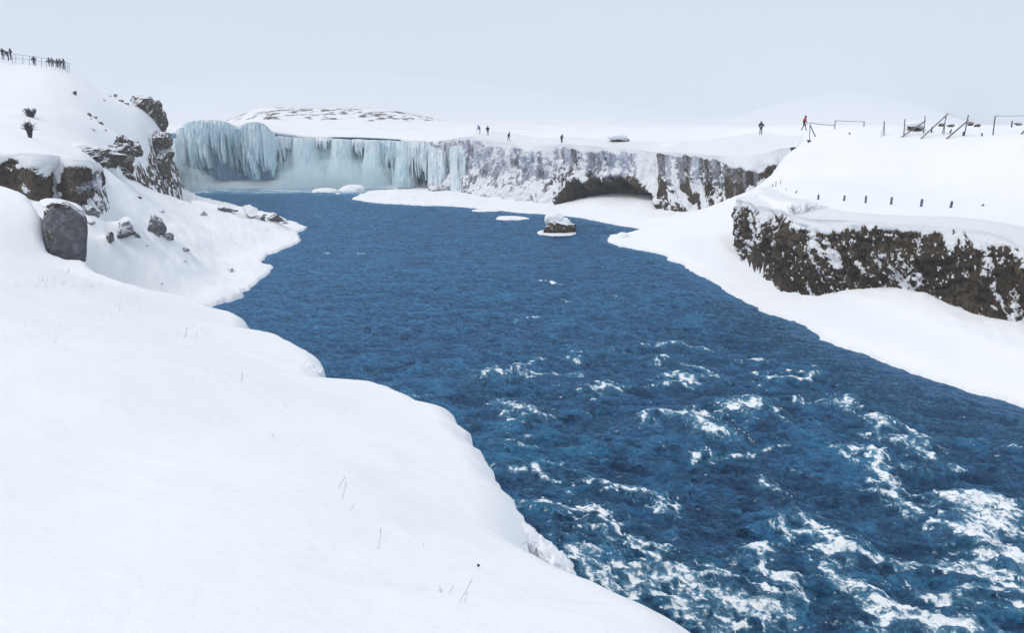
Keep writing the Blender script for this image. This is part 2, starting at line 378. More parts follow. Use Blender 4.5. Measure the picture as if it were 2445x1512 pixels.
# left hill
HLP = [(-100, 45)] + [tuple(b[0][:2] + np.array([0, .6])) for b in LC3] + [tuple(atd(*q)[:2]) for q in ((245, 400, 84), (272, 408, 92), (300, 425, 101), (330, 380, 116), (362, 390, 128), (396, 400, 134))] + \
      [tuple(atd(400, 300, 150)[:2]), (-82, 190), (-140, 260), (-400, 300), (-400, 30)]
HLC = [tuple(b[0]) for b in LC3]
for u, v, D in ((0, 150, 128), (80, 156, 128), (165, 168, 128), (200, 188, 130), (250, 222, 131), (290, 241, 131), (330, 250, 132), (375, 290, 135), (396, 330, 136), (0, 200, 118), (100, 205, 118), (0, 265, 98), (100, 272, 98), (180, 262, 110), (250, 290, 118),
                (0, 328, 72), (60, 332, 72), (120, 350, 74), (180, 345, 86), (245, 372, 90), (300, 330, 112), (210, 320, 102), (300, 385, 106), (345, 330, 124), (-200, 150, 118), (-200, 300, 80), (330, 370, 118)):
    HLC.append(tuple(atd(u, v, D)))
HLC += [(-110, 170, 20), (-130, 240, 16), (-90, 165, 15), (-200, 150, 26)]
T_HL = TPS(HLC, .001)

# low ground: promontory and right bank with the snow fan
LOC = []
for u, v, D in ((213, 392, 82), (300, 432, 99), (345, 470, 106), (300, 480, 80), (400, 482, 114), (420, 520, 90), (350, 600, 66), (300, 560, 66), (250, 600, 57), (250, 520, 68), (130, 500, 62), (420, 680, 60), (250, 660, 51), (500, 600, 79), (540, 560, 88), (460, 500, 122), (420, 462, 146), (560, 515, 108), (640, 545, 98), (480, 650, 67), (330, 655, 57)):
    LOC.append(tuple(atd(u, v, D)))
for (t, b), (a_, b_) in zip(NEAR3, NEAR): LOC.append((b[0], b[1], b[2]))
for u, v, D in ((1118, 463, 148), (1215, 479, 138), (1270, 488, 132), (1340, 492, 127), (1400, 483, 124), (1470, 482, 121), (1540, 492, 116), (1600, 510, 110.5), (1640, 517, 107), (1700, 497, 99), (1750, 482, 93), (1782, 474, 88), (1720, 530, 84), (1700, 580, 77),
                (1600, 560, 92), (1560, 530, 100), (1450, 512, 115), (1690, 640, 66), (1800, 690, 58.5), (1850, 720, 54), (2000, 760, 48.5), (2150, 790, 45), (2300, 850, 41), (2445, 880, 38.5), (1050, 458, 162), (1000, 464, 158), (940, 461, 158)):
    LOC.append(tuple(atd(u, v, D)))
LOC += [(30, 85, 9.5), (34, 75, 6), (60, 60, 6), (40, 105, 6), (-50, 200, 1.0), (50, 10, 2), (-60, 60, 4)]
T_LO = TPS(LOC, .001)

MOUNDS = []
for u, v, D, mh, mr in ((300, 545, 63, .9, .9), (330, 560, 63.5, .8, .8), (270, 560, 60, .6, .6), (365, 545, 67, .9, .7), (408, 570, 68, .6, .8), (440, 600, 68, .5, .8), (230, 515, 62, .7, .9), (350, 620, 65, .5, 1.4), (455, 640, 66, .4, 1.6), (560, 650, 73, .25, 1.2), (400, 640, 63, .35, 1.2),
                        (600, 512, 106, .8, 1.0), (655, 520, 101, .7, 1.0), (540, 500, 109, .7, 1.8), (480, 500, 122, .8, 2.2), (430, 470, 140, .9, 1.8), (520, 680, 62, .3, 1.2)):
    MOUNDS.append((*atd(u, v, D)[:2], mh, mr))
def ground_z(x, y):
    x = np.asarray(x, float); y = np.asarray(y, float)
    r = np.hypot(x, y)
    rocky = np.zeros_like(x)
    # low ground
    d = -sdist(x, y, RIVER)
    dn = d + .55 * fbm(x * .35, y * .35, o=3, seed=3) * sst(8, 40, r) + .28 * fbm(x * 1.4, y * 1.4, o=3, seed=4)
    lo = np.clip(T_LO(x, y), .05, 30); lo = np.where(r > 190, 1.0, lo)
    lump = .30 * fbm(x * .30, y * .30, o=4, seed=8) + .10 * fbm(x * 1.5, y * 1.5, o=3, seed=9)
    edge = .24 * sst(0, .22, dn) + .14 * sst(.3, 1.6, dn + .4 * fbm(x * .8, y * .8, seed=12))
    z = np.where(dn > 0, edge + np.maximum(lo - .1, .05) * sst(.3, np.where(x > -5, 3.6, 7), d) + lump * sst(.8, 5, d) * np.where(x < -15, 1.5, .8), -1.2 * sst(0, .5, -dn))
    for mx_, my_, mh, mr in MOUNDS: z = z + 1.4 * mh * np.exp(-((x - mx_) ** 2 + (y - my_) ** 2) / (2 * mr * mr)) * (dn > 0)
    z = np.where(dn <= 0, -1.2 * sst(0, .4, -dn) - .02, z)
    # near bank
    e = sdist(x, y, NBPOLY)
    e = e + .14 * fbm(x * .9, y * .9, o=3, seed=21) * sst(3, 12, r) + .24 * sst(8, 4, r) + .07 * fbm(x * 2.6, y * 2.6, o=2, seed=24) * sst(5, 10, r)
    nbz = np.clip(T_NB(x, y), 3, 15) + .11 * fbm(x * .33, y * .33, o=3, seed=22) + .03 * ridged(x * .55 + .3, y * .9, o=3, seed=25) + .006 * fbm(x * 2.5, y * 2.5, o=3, seed=23)
    ww = .55
    nz_ = nbz + .05 - .28 * np.clip(1 - e / ww, 0, 1) ** 2 - np.clip(-e, 0, 50) * 7
    rocky = np.where((nz_ > z) & (e < -.35), .75, rocky)
    z = np.maximum(z, np.maximum(nz_, -1.5))
    # left hill
    e = sdist(x, y, HLP) + .8 * fbm(x * .25, y * .25, o=3, seed=31)
    hz = np.clip(T_HL(x, y), 2, 26) + .25 * fbm(x * .12, y * .12, o=4, seed=32)
    hz = hz - .9 * np.clip(1 - e / 1.5, 0, 1) ** 2 - np.clip(-e, 0, 50) * 3.5
    rocky = np.where((hz > z) & (e < -.2), .55, rocky)
    z = np.maximum(z, hz)
    # plateau
    e = sdist(x, y, PLP)
    pz = T_PL(x, y); pz = np.minimum(np.clip(pz, 6, 15.6), np.where(x > -20, 13.75, 15.6)); fr = sst(170, 320, r); pz = pz * (1 - fr) + 12.3 * fr
    pz = pz + .16 * fbm(x * .10, y * .10, o=4, seed=41) * (1 - .5 * fr)
    pz = pz - .3 * np.clip(1 - (e - .5) / .8, 0, 1) ** 2 - np.clip(.5 - e, 0, 50) * 6
    rocky = np.where((pz > z) & (e < .2), .75, rocky)
    z = np.maximum(z, pz)
    # far hills
    th = np.degrees(np.arctan2(x, y)); 
    h1 = 330 * np.exp(-((th + 12) / 20.0) ** 2) * sst(1200, 5600, r) * (1 + .10 * fbm(x * .004, y * .004, o=4, seed=51))
    h2 = 115 * np.clip(1 - np.abs((th - 22.5) / 8.2) ** 1.6, 0, 1) * sst(1200, 3300, r) * (1 + .12 * fbm(x * .003, y * .003, o=4, seed=52))
    knob = 11 * np.exp(-((th + 13.5) / 4.5) ** 2) * np.exp(-((r - 560) / 120) ** 2) + 8 * np.exp(-((th + 8) / 3.8) ** 2) * np.exp(-((r - 580) / 110) ** 2) + 7 * np.exp(-((th + 17.6) / 2.4) ** 2) * np.exp(-((r - 520) / 90) ** 2)
    z = z + np.maximum(h1, h2) * (y > 0) + knob * (y > 0)
    rk2 = 10 + sst(1, 5, knob) * (.62 + .25 * fbm(th * 1.0, r * .02, o=3, seed=55))
    rk3 = 10 + .8 * sst(27, 29.2, th) * sst(2000, 2600, r) * (th < 31.5)
    rocky = np.where(y > 300, np.maximum(rk2, rk3), rocky)
    return z, rocky

def pl_top(x, y): return T_PL(x, y) + .16 * fbm(x * .10, y * .10, o=4, seed=41)
def hl_top(x, y): return T_HL(x, y) + .25 * fbm(x * .12, y * .12, o=4, seed=32)
# ------------------------------------------------------------------ ground sheet
def build_ground():
    th = np.r_[np.linspace(-180, -52, 40)[:-1], np.linspace(-52, -41, 20)[:-1], np.linspace(-41, 41, 900), np.linspace(41, 52, 20)[1:], np.linspace(52, 180, 40)[1:-1]]
    rr = np.r_[np.geomspace(.5, 2, 14)[:-1], np.geomspace(2, 150, 520)[:-1], np.geomspace(150, 210, 90)[:-1], np.geomspace(210, 6000, 150)]
    TH, RR = np.meshgrid(R(1) * th, rr); x = RR * np.sin(TH); y = RR * np.cos(TH)
    z, rk = ground_z(x, y)
    nr, nc = x.shape
    V = np.c_[x.ravel(), y.ravel(), z.ravel()]; V = np.r_[V, [[0, 0, ground_z(np.zeros(1), np.zeros(1))[0][0]]]]
    Fq = grid_faces(nr, nc, True, True)
    c = len(V) - 1; j = np.arange(nc); Fc = np.c_[j, np.full(nc, c), np.full(nc, c), (j + 1) % nc]
    o = mesh_obj('snow_ground', V, Fq, M_SNOW, attrs={'rocky': np.r_[rk.ravel(), 0]})
    return tag(o, 'snow covered banks, plateau and hills', kind='structure')
build_ground()
def gz(x, y): return float(ground_z(np.array([x]), np.array([y]))[0][0])

def foot(u, v, D0=70, D1=130, default=None):
    Ds = np.linspace(D0, D1, 240); d = ray(u, v); Q = np.array([0, 0, EYE]) + d * (Ds / d[1])[:, None]
    hit = np.nonzero(Q[:, 2] <= ground_z(Q[:, 0], Q[:, 1])[0])[0]
    if len(hit): return Q[hit[0]], Ds[hit[0]]
    return atd(u, v, D1 * .7 + D0 * .3), D1 * .7 + D0 * .3

# ------------------------------------------------------------------ cliff walls
def wall(name, st3, nS, nT, disp, masks, label, cap_in=2.2, cap_h=.25, sub=8, zf=None, mat=None):
    tops = smooth_line([p[0] for p in st3], sub); bas = smooth_line([p[1] for p in st3], sub)
    L_ = np.r_[0, np.cumsum(np.linalg.norm(np.diff(tops[:, :2], axis=0), axis=1))]
    s = np.linspace(0, L_[-1], nS)
    T = np.stack([np.interp(s, L_, tops[:, i]) for i in range(3)], -1); B = np.stack([np.interp(s, L_, bas[:, i]) for i in range(3)], -1)
    tan = np.gradient(T[:, :2], axis=0); tan /= np.linalg.norm(tan, axis=1)[:, None]
    tan = np.stack([np.convolve(np.pad(tan[:, i], 12, 'edge'), np.ones(25) / 25, 'valid') for i in range(2)], -1); tan /= np.linalg.norm(tan, axis=1)[:, None]
    out = np.c_[tan[:, 1], -tan[:, 0], np.zeros(nS)]                       # towards the river
    if np.mean(out[:, 1]) > 0: out = -out
    nTop = max(30, nT // 5)
    t = np.linspace(-.18, 1, nT)[:, None]
    P = B[None] * (1 - t[..., None]) + T[None] * t[..., None]
    SS, TT = np.broadcast_arrays(s[None, :], t)
    H = P[..., 2]
    dp, over = disp(SS, TT, P)
    if mat is None: dp = dp * (.25 + .75 * sst(-.08, .22, TT))
    kk = np.hanning(61); kk /= kk.sum(); dpb = np.stack([np.convolve(np.pad(r_, 30, 'edge'), kk, 'valid') for r_ in dp])
    wq = sst(.72, .93, TT); dp = dp * (1 - wq) + dpb * wq
    dp = dp * (1 - sst(.9, 1.0, TT)) + (dpb * .92) * sst(.9, 1.0, TT)
    P = P + out[None] * dp[..., None]
    # rounded snow lip running back over the plateau
    a = np.linspace(0, 1, nTop)[1:, None]
    off = -cap_in * a; P2 = P[-1][None] + out[None] * off[..., None]
    zz = (zf(P2[..., 0], P2[..., 1]) if zf else P2[..., 2] + 0 * a); bl = sst(0, .35, a)
    P2[..., 2] = P[-1][None, :, 2] * (1 - bl) + zz * bl + cap_h * np.sin(np.minimum(a * 4.0, 1) * math.pi / 2) * sst(.55, .25, a) - .015 * sst(.3, .5, a) - sst(.68, 1, a) * 1.2
    P2 = np.concatenate([P, P2]); t2 = np.r_[t[:, 0], 1 + a[:, 0]]
    SS, TT = np.broadcast_arrays(s[None, :], t2[:, None])
    # slope of the modelled surface
    gs = np.gradient(P2, axis=1); gt = np.gradient(P2, axis=0); n = np.cross(gs, gt); n /= np.linalg.norm(n, axis=-1)[..., None] + 1e-9
    if np.mean(n[:nT, :, 1]) > 0: n = -n
    snow, ice = masks(SS, TT, P2, n[..., 2])
    snow = np.where(TT >= 1, 1, snow)
    P2 = P2 + (n * (sst(.4, .7, snow) * .10 * sst(1.0, .85, TT))[..., None])
    nr, nc = TT.shape
    o = mesh_obj(name, P2.reshape(-1, 3), grid_faces(nr, nc, False, False), mat or M_WALL, attrs={'snow': snow.ravel(), 'ice': ice.ravel()})
    return tag(o, label, kind='structure')

def disp_near(s, t, P):
    x = s; z = P[..., 2]
    d = 1.3 * fbm(x * .16, z * .10, o=3, seed=61) + .75 * ridged(x * .45 + z * .12, z * .28, o=4, seed=62) + .60 * (ridged(x * .7 + z * .25, z * .12, o=3, seed=63) - .3) + .14 * ridged(x * 2.6, z * 1.2, o=3, seed=67) + .12 * fbm(x * 5, z * 4, o=3, seed=64)
    led = z * 1.1 + .9 * fbm(x * .4, z * .4, seed=65) * 2; d = d + .22 * (np.abs((led % 1) - .5) * 2)
    return d - .6 + .35 * np.sin(np.clip(t, 0, 1) * math.pi), 0
def masks_near(s, t, P, up):
    x = s; z = P[..., 2]; wv = x + z * .55 + .6 * fbm(x * .7, z * .7, seed=70)
    dg = x * .80 + z * .60; dq = -x * .60 + z * .80
    blob = .75 * fbm(dg * 1.5 + .3 * wv, dq * .45, o=4, seed=71) + .45 * fbm(x * .55, z * .6, o=3, seed=79) + .40 * fbm(x * 3.2, z * 1.7, o=3, seed=72)
    dens = .02 + .28 * sst(14, 0, s) + .08 * fbm(x * .12, z * .3, seed=73) + .10 * sst(.25, .0, t) - .06 * sst(.3, .6, t) + .14 * sst(.6, .95, t)
    m = blob * .9 + dens + .32 * np.clip(up, -.2, 1)
    speck = fbm(x * 6.5 + z * 1.5, z * 4.0, o=2, seed=74) - .25 * (fbm(x * .5, z * .5, o=2, seed=78) < .0)
    m = m + .22 * sst(.72, .88, ridged(x * 2.4 + .2 * wv, z * .30, o=3, seed=169)) * (fbm(x * .4, z * .4, seed=170) > -.1)
    m = np.maximum(m, (speck - .34) * 2.0 + dens)
    cap = 1 - (.12 + .10 * fbm(x * .35, x * 0, o=4, seed=75) + .05 * vnoise(x * 2.2, 0 * x, seed=76))
    capm = .5 + (t - cap) * 5.5 + .20 * fbm(x * 1.2, z * 1.2, o=4, seed=77)
    return np.clip(np.maximum(m + .04, capm), 0, 1), np.zeros_like(m)
wall('near_cliff', NEAR3, 950, 230, disp_near, masks_near, 'dark brown snow-speckled cliff on the right bank', 6.4, .08, zf=pl_top)

MS = smooth_line([p[0] for p in MID3], 8); MSL = np.r_[0, np.cumsum(np.linalg.norm(np.diff(MS[:, :2], axis=0), axis=1))]
def u_to_s(u):
    us = [F * p[0] / (p[1] * cp - (p[2] - EYE) * sp) + CU for p in MS]; return float(np.interp(u, us, MSL))
sC0, sC1, sCm = u_to_s(1340), u_to_s(1562), u_to_s(1440)
sG0, sG1, sI, sW, sR = u_to_s(1512), u_to_s(1560), u_to_s(1330), u_to_s(1120), u_to_s(1740)
def arch(s, t):
    c = (s - sCm) / ((sC1 - sC0) * .5); c = np.where(c > 0, c * .92, c * 1.02); return (.47 + .14 * fbm(s * .35, s * 0 + 3, o=4, seed=87) + .05 * fbm(s * 2, s * 0, seed=89)) * np.clip(1 - np.abs(c) ** 2.1, 0, 1) ** .62
def disp_mid(s, t, P):
    x = s; z = P[..., 2]
    d = 1.8 * fbm(x * .10, z * .05, o=3, seed=81) + .9 * ridged(x * .30, z * .16, o=4, seed=82) + .4 * fbm(x * 1.2, z * .8, o=4, seed=83)
    col = ridged(x * .55, z * .05, o=3, seed=84); d = d + 1.3 * (col - .4) * sst(.35, .6, t)
    d = d + 2.0 * sst(.45, .05, t) * (.5 + .5 * fbm(x * .5, z * .5, o=4, seed=85)) * (s < sC0 + 2)      # rubble and frozen spray at the foot
    a = arch(s, t); inn = sst(.0, .16, a - t + .07 * fbm(x * .8, z * .8, o=3, seed=86))
    d = d * (1 - inn * .6) - 4.6 * inn
    rim = np.exp(-((t - a - .06) / .06) ** 2) * (a > .05); d = d + .9 * rim
    # snow chute
    g_ = np.exp(-((s - (sG0 + sG1) / 2) / ((sG1 - sG0) * .42)) ** 2) * sst(.28, .8, t); d = d - 1.6 * g_
    return d - .6, 0
def masks_mid(s, t, P, up):
    x = s; z = P[..., 2]
    n1 = fbm(x * .8, z * .55, o=4, seed=91); n2 = fbm(x * 2.6, z * 2.2, o=3, seed=92)
    left = sst(sI + 3, sI - 8, s)
    up_ice = sst(.50, .62, t + .10 * n1 + .06 * np.sin(x * .4)) * sst(sR + 6, sR - 6, s)
    ice = np.maximum(left * (.62 + .5 * n1), up_ice * (.50 + .55 * vnoise(x * .8, z * .05, seed=93)) * (1 - .35 * (s > sC1)))
    ice = ice + .35 * (vnoise(x * 1.5, z * .12, seed=94) > .25) * sst(.35, .6, t)
    a = arch(s, t); cave = sst(-.02, .05, a - t)
    ice = np.clip(ice * (1 - cave), 0, 1)
    low = sst(.55, .1, t) * sst(sC0 + 4, sC0 - 4, s)
    m = n1 * .75 + n2 * .55 + .20 + .40 * np.clip(up, -.3, 1) + .26 * low + .06 * left
    m = m + .02 * (s > sC1) * sst(.75, .5, t) - .16 * sst(sR - 6, sR + 8, s) - .18 * (sst(.45, .8, t) * (s > sI))
    fl = ridged(x * .9, z * .10, o=3, seed=95); m = np.where((t > .4) & (fl > .78), m + .25, m)
    g_ = np.exp(-((s - (sG0 + sG1) / 2 + (1 - t) * 0) / ((sG1 - sG0) * .55)) ** 2) * sst(.35, .55, t + .1 * n1); m = np.maximum(m, g_ * 1.2)
    g2 = np.exp(-((s - (sG1 + 7 - (t * 3))) / 3.0) ** 2) * sst(.62, .5, t) * sst(.0, .2, t) * (.4 + .6 * (n1 > -.1)); m = np.maximum(m, g2 * .95)
    m = m * (1 - cave * 1.0) - cave * .3
    cap = .92 - .10 * sst(sG1 + 6, sG1 + 16, s) - .05 * vnoise(x * .25, 0 * x, seed=96) - .03 * vnoise(x * 1.1, 0 * x, seed=97)
    capm = .5 + (t - cap) * 9 + .25 * n1
    return np.clip(np.maximum(m, capm), 0, 1), ice
wall('cave_cliff', MID3, 1100, 190, disp_mid, masks_mid, 'ice coated cliff with a cave across the river', 12.5, .10, zf=pl_top, mat=M_WALLF)

def disp_lc(s, t, P):
    x = s; z = P[..., 2]
    col = np.abs(((x * .38 + .25 * fbm(x * .4, z * .1, seed=101)) % 1) - .5)
    return .9 * fbm(x * .2, z * .08, o=3, seed=102) + 1.0 * col + .35 * ridged(x * 1.0, z * .35, o=4, seed=103) + .08 * fbm(x * 5, z * 4, seed=104), 0
def masks_lc(s, t, P, up):
    x = s; z = P[..., 2]; n1 = fbm(x * .9, z * .9, o=4, seed=105)
    L0 = s.max(); cap = .80 - .10 * fbm(x * .5, 0 * x, o=3, seed=106) - .1 * vnoise(x * 1.7, 0 * x, seed=108)
    m = n1 * .7 + .28 * np.clip(up, -.3, 1) + .02 + .42 * (sst(.45, .8, t))
    u = F * P[..., 0] / (P[..., 1] * cp - (P[..., 2] - EYE) * sp) + CU
    m = m + .55 * np.exp(-((u - 141) / 13) ** 2)
    grey = np.where(u > 155, .40 + .35 * n1, 0)
    return np.clip(np.maximum(m, .5 + (t - cap) * 5 + .4 * n1), 0, 1), np.clip(grey, 0, 1)
wall('hill_cliff', LC3, 520, 120, disp_lc, masks_lc, 'short dark cliff below the left hillside', 1.8, .1, zf=hl_top)

# ------------------------------------------------------------------ river water
FO = []   # foam streaks: points in picture units -> on the river plane; width m; strength
def fs(w_, a_, *p): FO.append((w_, a_, [atz(u, v, 0)[:2] for u, v in p]))
def c1(*p): return [(1104 + x * .5484, 779.5 + y * .5484) for x, y in p]
fs(.34, 1.25, *c1((2165, 790), (2300, 800), (2390, 900), (2250, 950), (2350, 1030), (2470, 1110)))
fs(.40, 1.1, *c1((2210, 830), (2300, 870), (2240, 930), (2330, 990)))
fs(.26, 1.2, *c1((1780, 1240), (1900, 1285), (2080, 1330), (2200, 1370)))
fs(.30, 1.1, *c1((1860, 1330), (1980, 1340), (2100, 1400)))
fs(.28, .75, *c1((2060, 1185), (2300, 1165), (2470, 1215)))
fs(.15, .85, *c1((1540, 1015), (1700, 990), (1780, 1040), (1900, 1065), (2080, 1040), (2250, 1080), (2400, 1060)))
fs(.12, .8, *c1((2080, 1060), (2200, 1080), (2320, 1130), (2445, 1200)))
fs(.22, .85, *c1((1620, 1100), (1720, 1180), (1800, 1205)))
fs(.22, .95, *c1((1400, 890), (1480, 905), (1600, 930), (1680, 985)))
fs(.10, .8, *c1((1480, 860), (1540, 900), (1640, 950)))
fs(.16, 1.0, *c1((1265, 1005), (1310, 985), (1290, 1090), (1400, 1110)))
fs(.14, .9, *c1((1330, 1145), (1420, 1150), (1520, 1240)))
fs(.50, .74, *c1((480, 1030), (620, 1070), (800, 1090), (950, 1110), (1000, 1180), (1300, 1230)))
fs(.45, .62, *c1((560, 1100), (750, 1150), (950, 1220), (1100, 1290), (1250, 1340)))
fs(.16, .9, *c1((780, 1000), (880, 1040), (960, 1110), (1130, 1090)))
fs(.18, .95, *c1((370, 795), (520, 790), (650, 825), (600, 870), (700, 930), (850, 975)))
fs(.16, .7, *c1((560, 900), (640, 960), (820, 1000)))
fs(.15, .9, *c1((650, 710), (780, 745), (910, 800)))
fs(.14, .5, *c1((110, 640), (280, 630), (420, 690), (600, 700)))
fs(.20, 1.1, *c1((1775, 585), (1820, 660), (1900, 740), (1970, 820)))
fs(.09, .85, *c1((1830, 650), (1950, 730), (2090, 800), (2150, 800)))
fs(.09, .8, *c1((1960, 800), (2060, 890)))
fs(.20, .95, *c1((1850, 515), (1930, 535), (2060, 580)))
fs(.22, 1.0, *c1((1785, 415), (1815, 430)))
fs(.10, .8, *c1((1930, 450), (2030, 500)))
fs(.22, 1.0, *c1((1735, 565), (1750, 572)))
fs(.12, .75, *c1((1910, 625), (2040, 640)))
fs(.34, 1.3, *c1((1185, 385), (1265, 360)))
fs(.14, .8, *c1((1290, 350), (1400, 400)))
fs(.28, 1.2, *c1((1030, 400), (1060, 450), (1090, 490)))
fs(.16, .8, *c1((770, 430), (850, 392), (1000, 410)))
fs(.10, .8, *c1((1020, 575), (1060, 565), (1110, 580), (1280, 568)))
fs(.26, .9, *c1((560, 295), (620, 275)))
fs(.26, 1.1, *c1((915, 235), (960, 235)))
fs(.32, 1.2, *c1((120, 240), (170, 225)))
fs(.14, .8, *c1((190, 215), (330, 222), (490, 213)))
fs(.14, .7, *c1((30, 212), (90, 195)))
fs(.30, .8, *c1((190, 350), (240, 370), (300, 400)))
fs(.16, .8, *c1((230, 180), (290, 165), (330, 148)))
fs(.11, .85, *c1((785, 67), (950, 78), (1080, 110)))
fs(.14, .8, *c1((850, 160), (870, 140))); fs(.14, .8, *c1((960, 165), (1030, 180), (1090, 205)))
fs(.14, .85, *c1((1260, 205), (1390, 240), (1440, 225), (1530, 210)))
fs(.10, .7, *c1((1190, 135), (1310, 160))); fs(.08, .7, *c1((1440, 318), (1630, 345)))
fs(.22, 1.2, *c1((1645, 340), (1670, 335))); fs(.12, .8, *c1((1320, 670), (1400, 740)))
fs(.14, .6, *c1((1290, 550), (1420, 540))); fs(.10, .6, *c1((1600, 550), (1700, 590)))
fs(.16, .55, *c1((210, 800), (360, 790))); fs(.10, .6, *c1((2300, 520), (2440, 540)))
fs(.12, .7, (1285, 672), (1310, 668), (1330, 676)); fs(.10, .6, (1225, 762), (1295, 758)); fs(.12, .5, (1345, 712), (1410, 722)); fs(.10, .5, (1130, 640), (1170, 640)); fs(.2, .5, (780, 603), (870, 606)); fs(.12, .5, (1470, 705), (1500, 712))
fs(.14, .8, (2070, 1040), (2110, 1010)); fs(.10, .5, (1500, 930), (1620, 920))
for q in [(2180, 1045), (2280, 1120), (1590, 1200), (2020, 1150), (1500, 1000), (1240, 1000), (1350, 860), (1690, 905), (2000, 970)]:
    fs(.10, .6, q, (q[0] + 40, q[1] + 10))
def build_water():
    dep = np.r_[np.linspace(42, 12, 420)[:-1], np.linspace(12, 4.15, 260)]
    rr_ = EYE / np.tan(R(1) * dep); th = R(1) * np.linspace(-42, 43, 1000)
    TH, RR = np.meshgrid(th, rr_); x = RR * np.sin(TH); y = RR * np.cos(TH)
    rap = sst(82, 34, y) * sst(-18, 3, x)                      # rapid water near the camera, right half
    rap = .25 + .75 * rap
    dirx, diry = .55, -.83
    a = x * dirx + y * diry; b = -x * diry + y * dirx                   # along / across the flow
    wx = x + .5 * fbm(x * .35, y * .35, o=2, seed=201); wy = y + .5 * fbm(x * .35, y * .35, o=2, seed=202)
    big = fbm(wx * .22, wy * .30, o=3, seed=203)
    mid = ridged(wx * .42, wy * .75, o=3, seed=204)
    chop = ridged(wx * 1.1, wy * 1.9, o=3, seed=205, g=.55)
    fine = ridged(wx * 3.4, wy * 5.0, o=2, seed=206)
    far = sst(60, 150, RR)
    chop2 = ridged(wx * .62, wy * 1.15, o=3, seed=207)
    z = .42 * rap * big + .30 * rap * (mid - .4) + .17 * (chop - .4) * (1 - .4 * far) + .14 * (chop2 - .4) * sst(20, 70, RR) + .04 * (fine - .4) * sst(70, 40, RR)
    crest = np.clip(.50 + .22 * (chop - .45) + .20 * (mid - .45) * rap + .34 * big * (.25 + .75 * rap) + .12 * fbm(x * .05, y * .07, seed=240), 0, 1)  # wave height, drives the painted trough and crest tones
    # foam
    den = np.zeros_like(x); hump = np.zeros_like(x)
    fx = x + .55 * fbm(x * .9, y * .9, o=4, seed=211) ; fy = y + .75 * fbm(x * .9 + 40, y * .9, o=4, seed=212)
    for w_, a_, P in FO:
        P = smooth_line(P, 4) if len(P) > 2 else np.array(P)
        lo, hi = P.min(0) - w_ * 10 - 2, P.max(0) + w_ * 10 + 2
        m = (x > lo[0]) & (x < hi[0]) & (y > lo[1]) & (y < hi[1])
        if not m.any(): continue
        px, py = fx[m], fy[m]; d2 = np.full(px.shape, 1e9)
        qx, qy = x[m], y[m]; e2 = np.full(px.shape, 1e9)
        for i in range(len(P) - 1):
            ax, ay = P[i]; ex, ey = P[i + 1] - P[i]; q = ex * ex + ey * ey + 1e-9
            t = np.clip(((px - ax) * ex + (py - ay) * ey) / q, 0, 1); d2 = np.minimum(d2, (px - ax - t * ex) ** 2 + (py - ay - t * ey) ** 2)
            t = np.clip(((qx - ax) * ex + (qy - ay) * ey) / q, 0, 1); e2 = np.minimum(e2, (qx - ax - t * ex) ** 2 + (qy - ay - t * ey) ** 2)
        sc = 1.0 + .0 * w_
        g1 = np.exp(-d2 / (2 * (w_ * .62) ** 2)); g2 = .42 * np.exp(-d2 / (2 * (w_ * 3.0) ** 2))
        den[m] = np.maximum(den[m], a_ * (g1 * .75 + g2)); hump[m] = np.maximum(hump[m], np.exp(-e2 / (2 * (w_ * 2.5 + .25) ** 2)) * a_ * min(w_ / .25, 1.3))
    z = z + .36 * hump * sst(62, 40, RR) * (1 + .3 * fbm(x * 2, y * 2, seed=215))
    lace = fbm(x * 2.4, y * 2.4, o=4, seed=213); lace2 = fbm(x * 7, y * 7, o=3, seed=214)
    lc = ridged(x * 1.2 + .4 * lace, y * 1.2 + .4 * lace2, o=4, seed=216)
    foam = den * 1.05 - .02 + (lace * .40 + lace2 * .30 + (lc - .5) * .55) * sst(.02, .4, den)
    fa_, fb_ = x * .64 - y * .77, x * .77 + y * .64
    fil = ridged(fa_ * .8 + .5 * lace, fb_ * 2.6 + .8 * lace, o=3, seed=231); fil = sst(.62, .86, fil)
    foam = foam * (.66 + .62 * sst(.30, .75, ridged(fa_ * .7, fb_ * 2.0 + .6 * lace, o=3, seed=232))) + .62 * fil * sst(.04, .25, den)
    # small caps on the crests
    crestn = sst(.66, .90, mid + .35 * (chop - .5) + .18 * big) * sst(.05, .5, fbm(x * .13, y * .13, o=2, seed=217) + .35 * rap)
    foam = np.maximum(foam, crestn * (.34 + .30 * lace + .3 * lace2) * rap * 1.15)
    # foot of the falls: aerated, pale
    fb = sst(150, 171, y + 3.5 * fbm(x * .12, y * .2, o=3, seed=218)) * sst(-95, -80, x) * sst(2, -30, x)
    foam = np.maximum(foam, fb * (.72 + .5 * fbm(x * .3, y * .9, o=3, seed=219)))
    teal = np.clip(sst(.03, .55, den) * .85 + .45 * rap * sst(-.4, .6, fbm(x * .09, y * .12, o=3, seed=220)) + fb * .9 + .30 * rap * sst(.1, .9, big + mid * .3), 0, 1)
    # shallow dark water over the bed by the right shore
    dr = -sdist(x, y, [tuple(p) for p in RS] + [(200, 20), (200, 300)])
    shal = 1.0 * sst(8, .5, np.abs(dr) + 2 * fbm(x * .3, y * .3, seed=233)) * sst(70, 45, y) * sst(8, 18, x)
    shal = np.clip(shal * (1 + .5 * fbm(x * .3, y * .3, seed=221)), 0, 1)
    teal = teal * (1 - shal); foam = np.clip(foam * 1.12 * (1 - .6 * shal), 0, 1.2)
    z = z * (1 - .5 * shal)
    dl = sdist(x, y, RIVER); z = z * sst(-.5, 3, dl) - .0
    o = mesh_obj('river_water', np.c_[x.ravel(), y.ravel(), z.ravel()], grid_faces(*x.shape, False, True), M_WATER, attrs={'foam': foam.ravel(), 'teal': teal.ravel(), 'shallow': shal.ravel(), 'crest': crest.ravel(), 'rap': rap.ravel()})
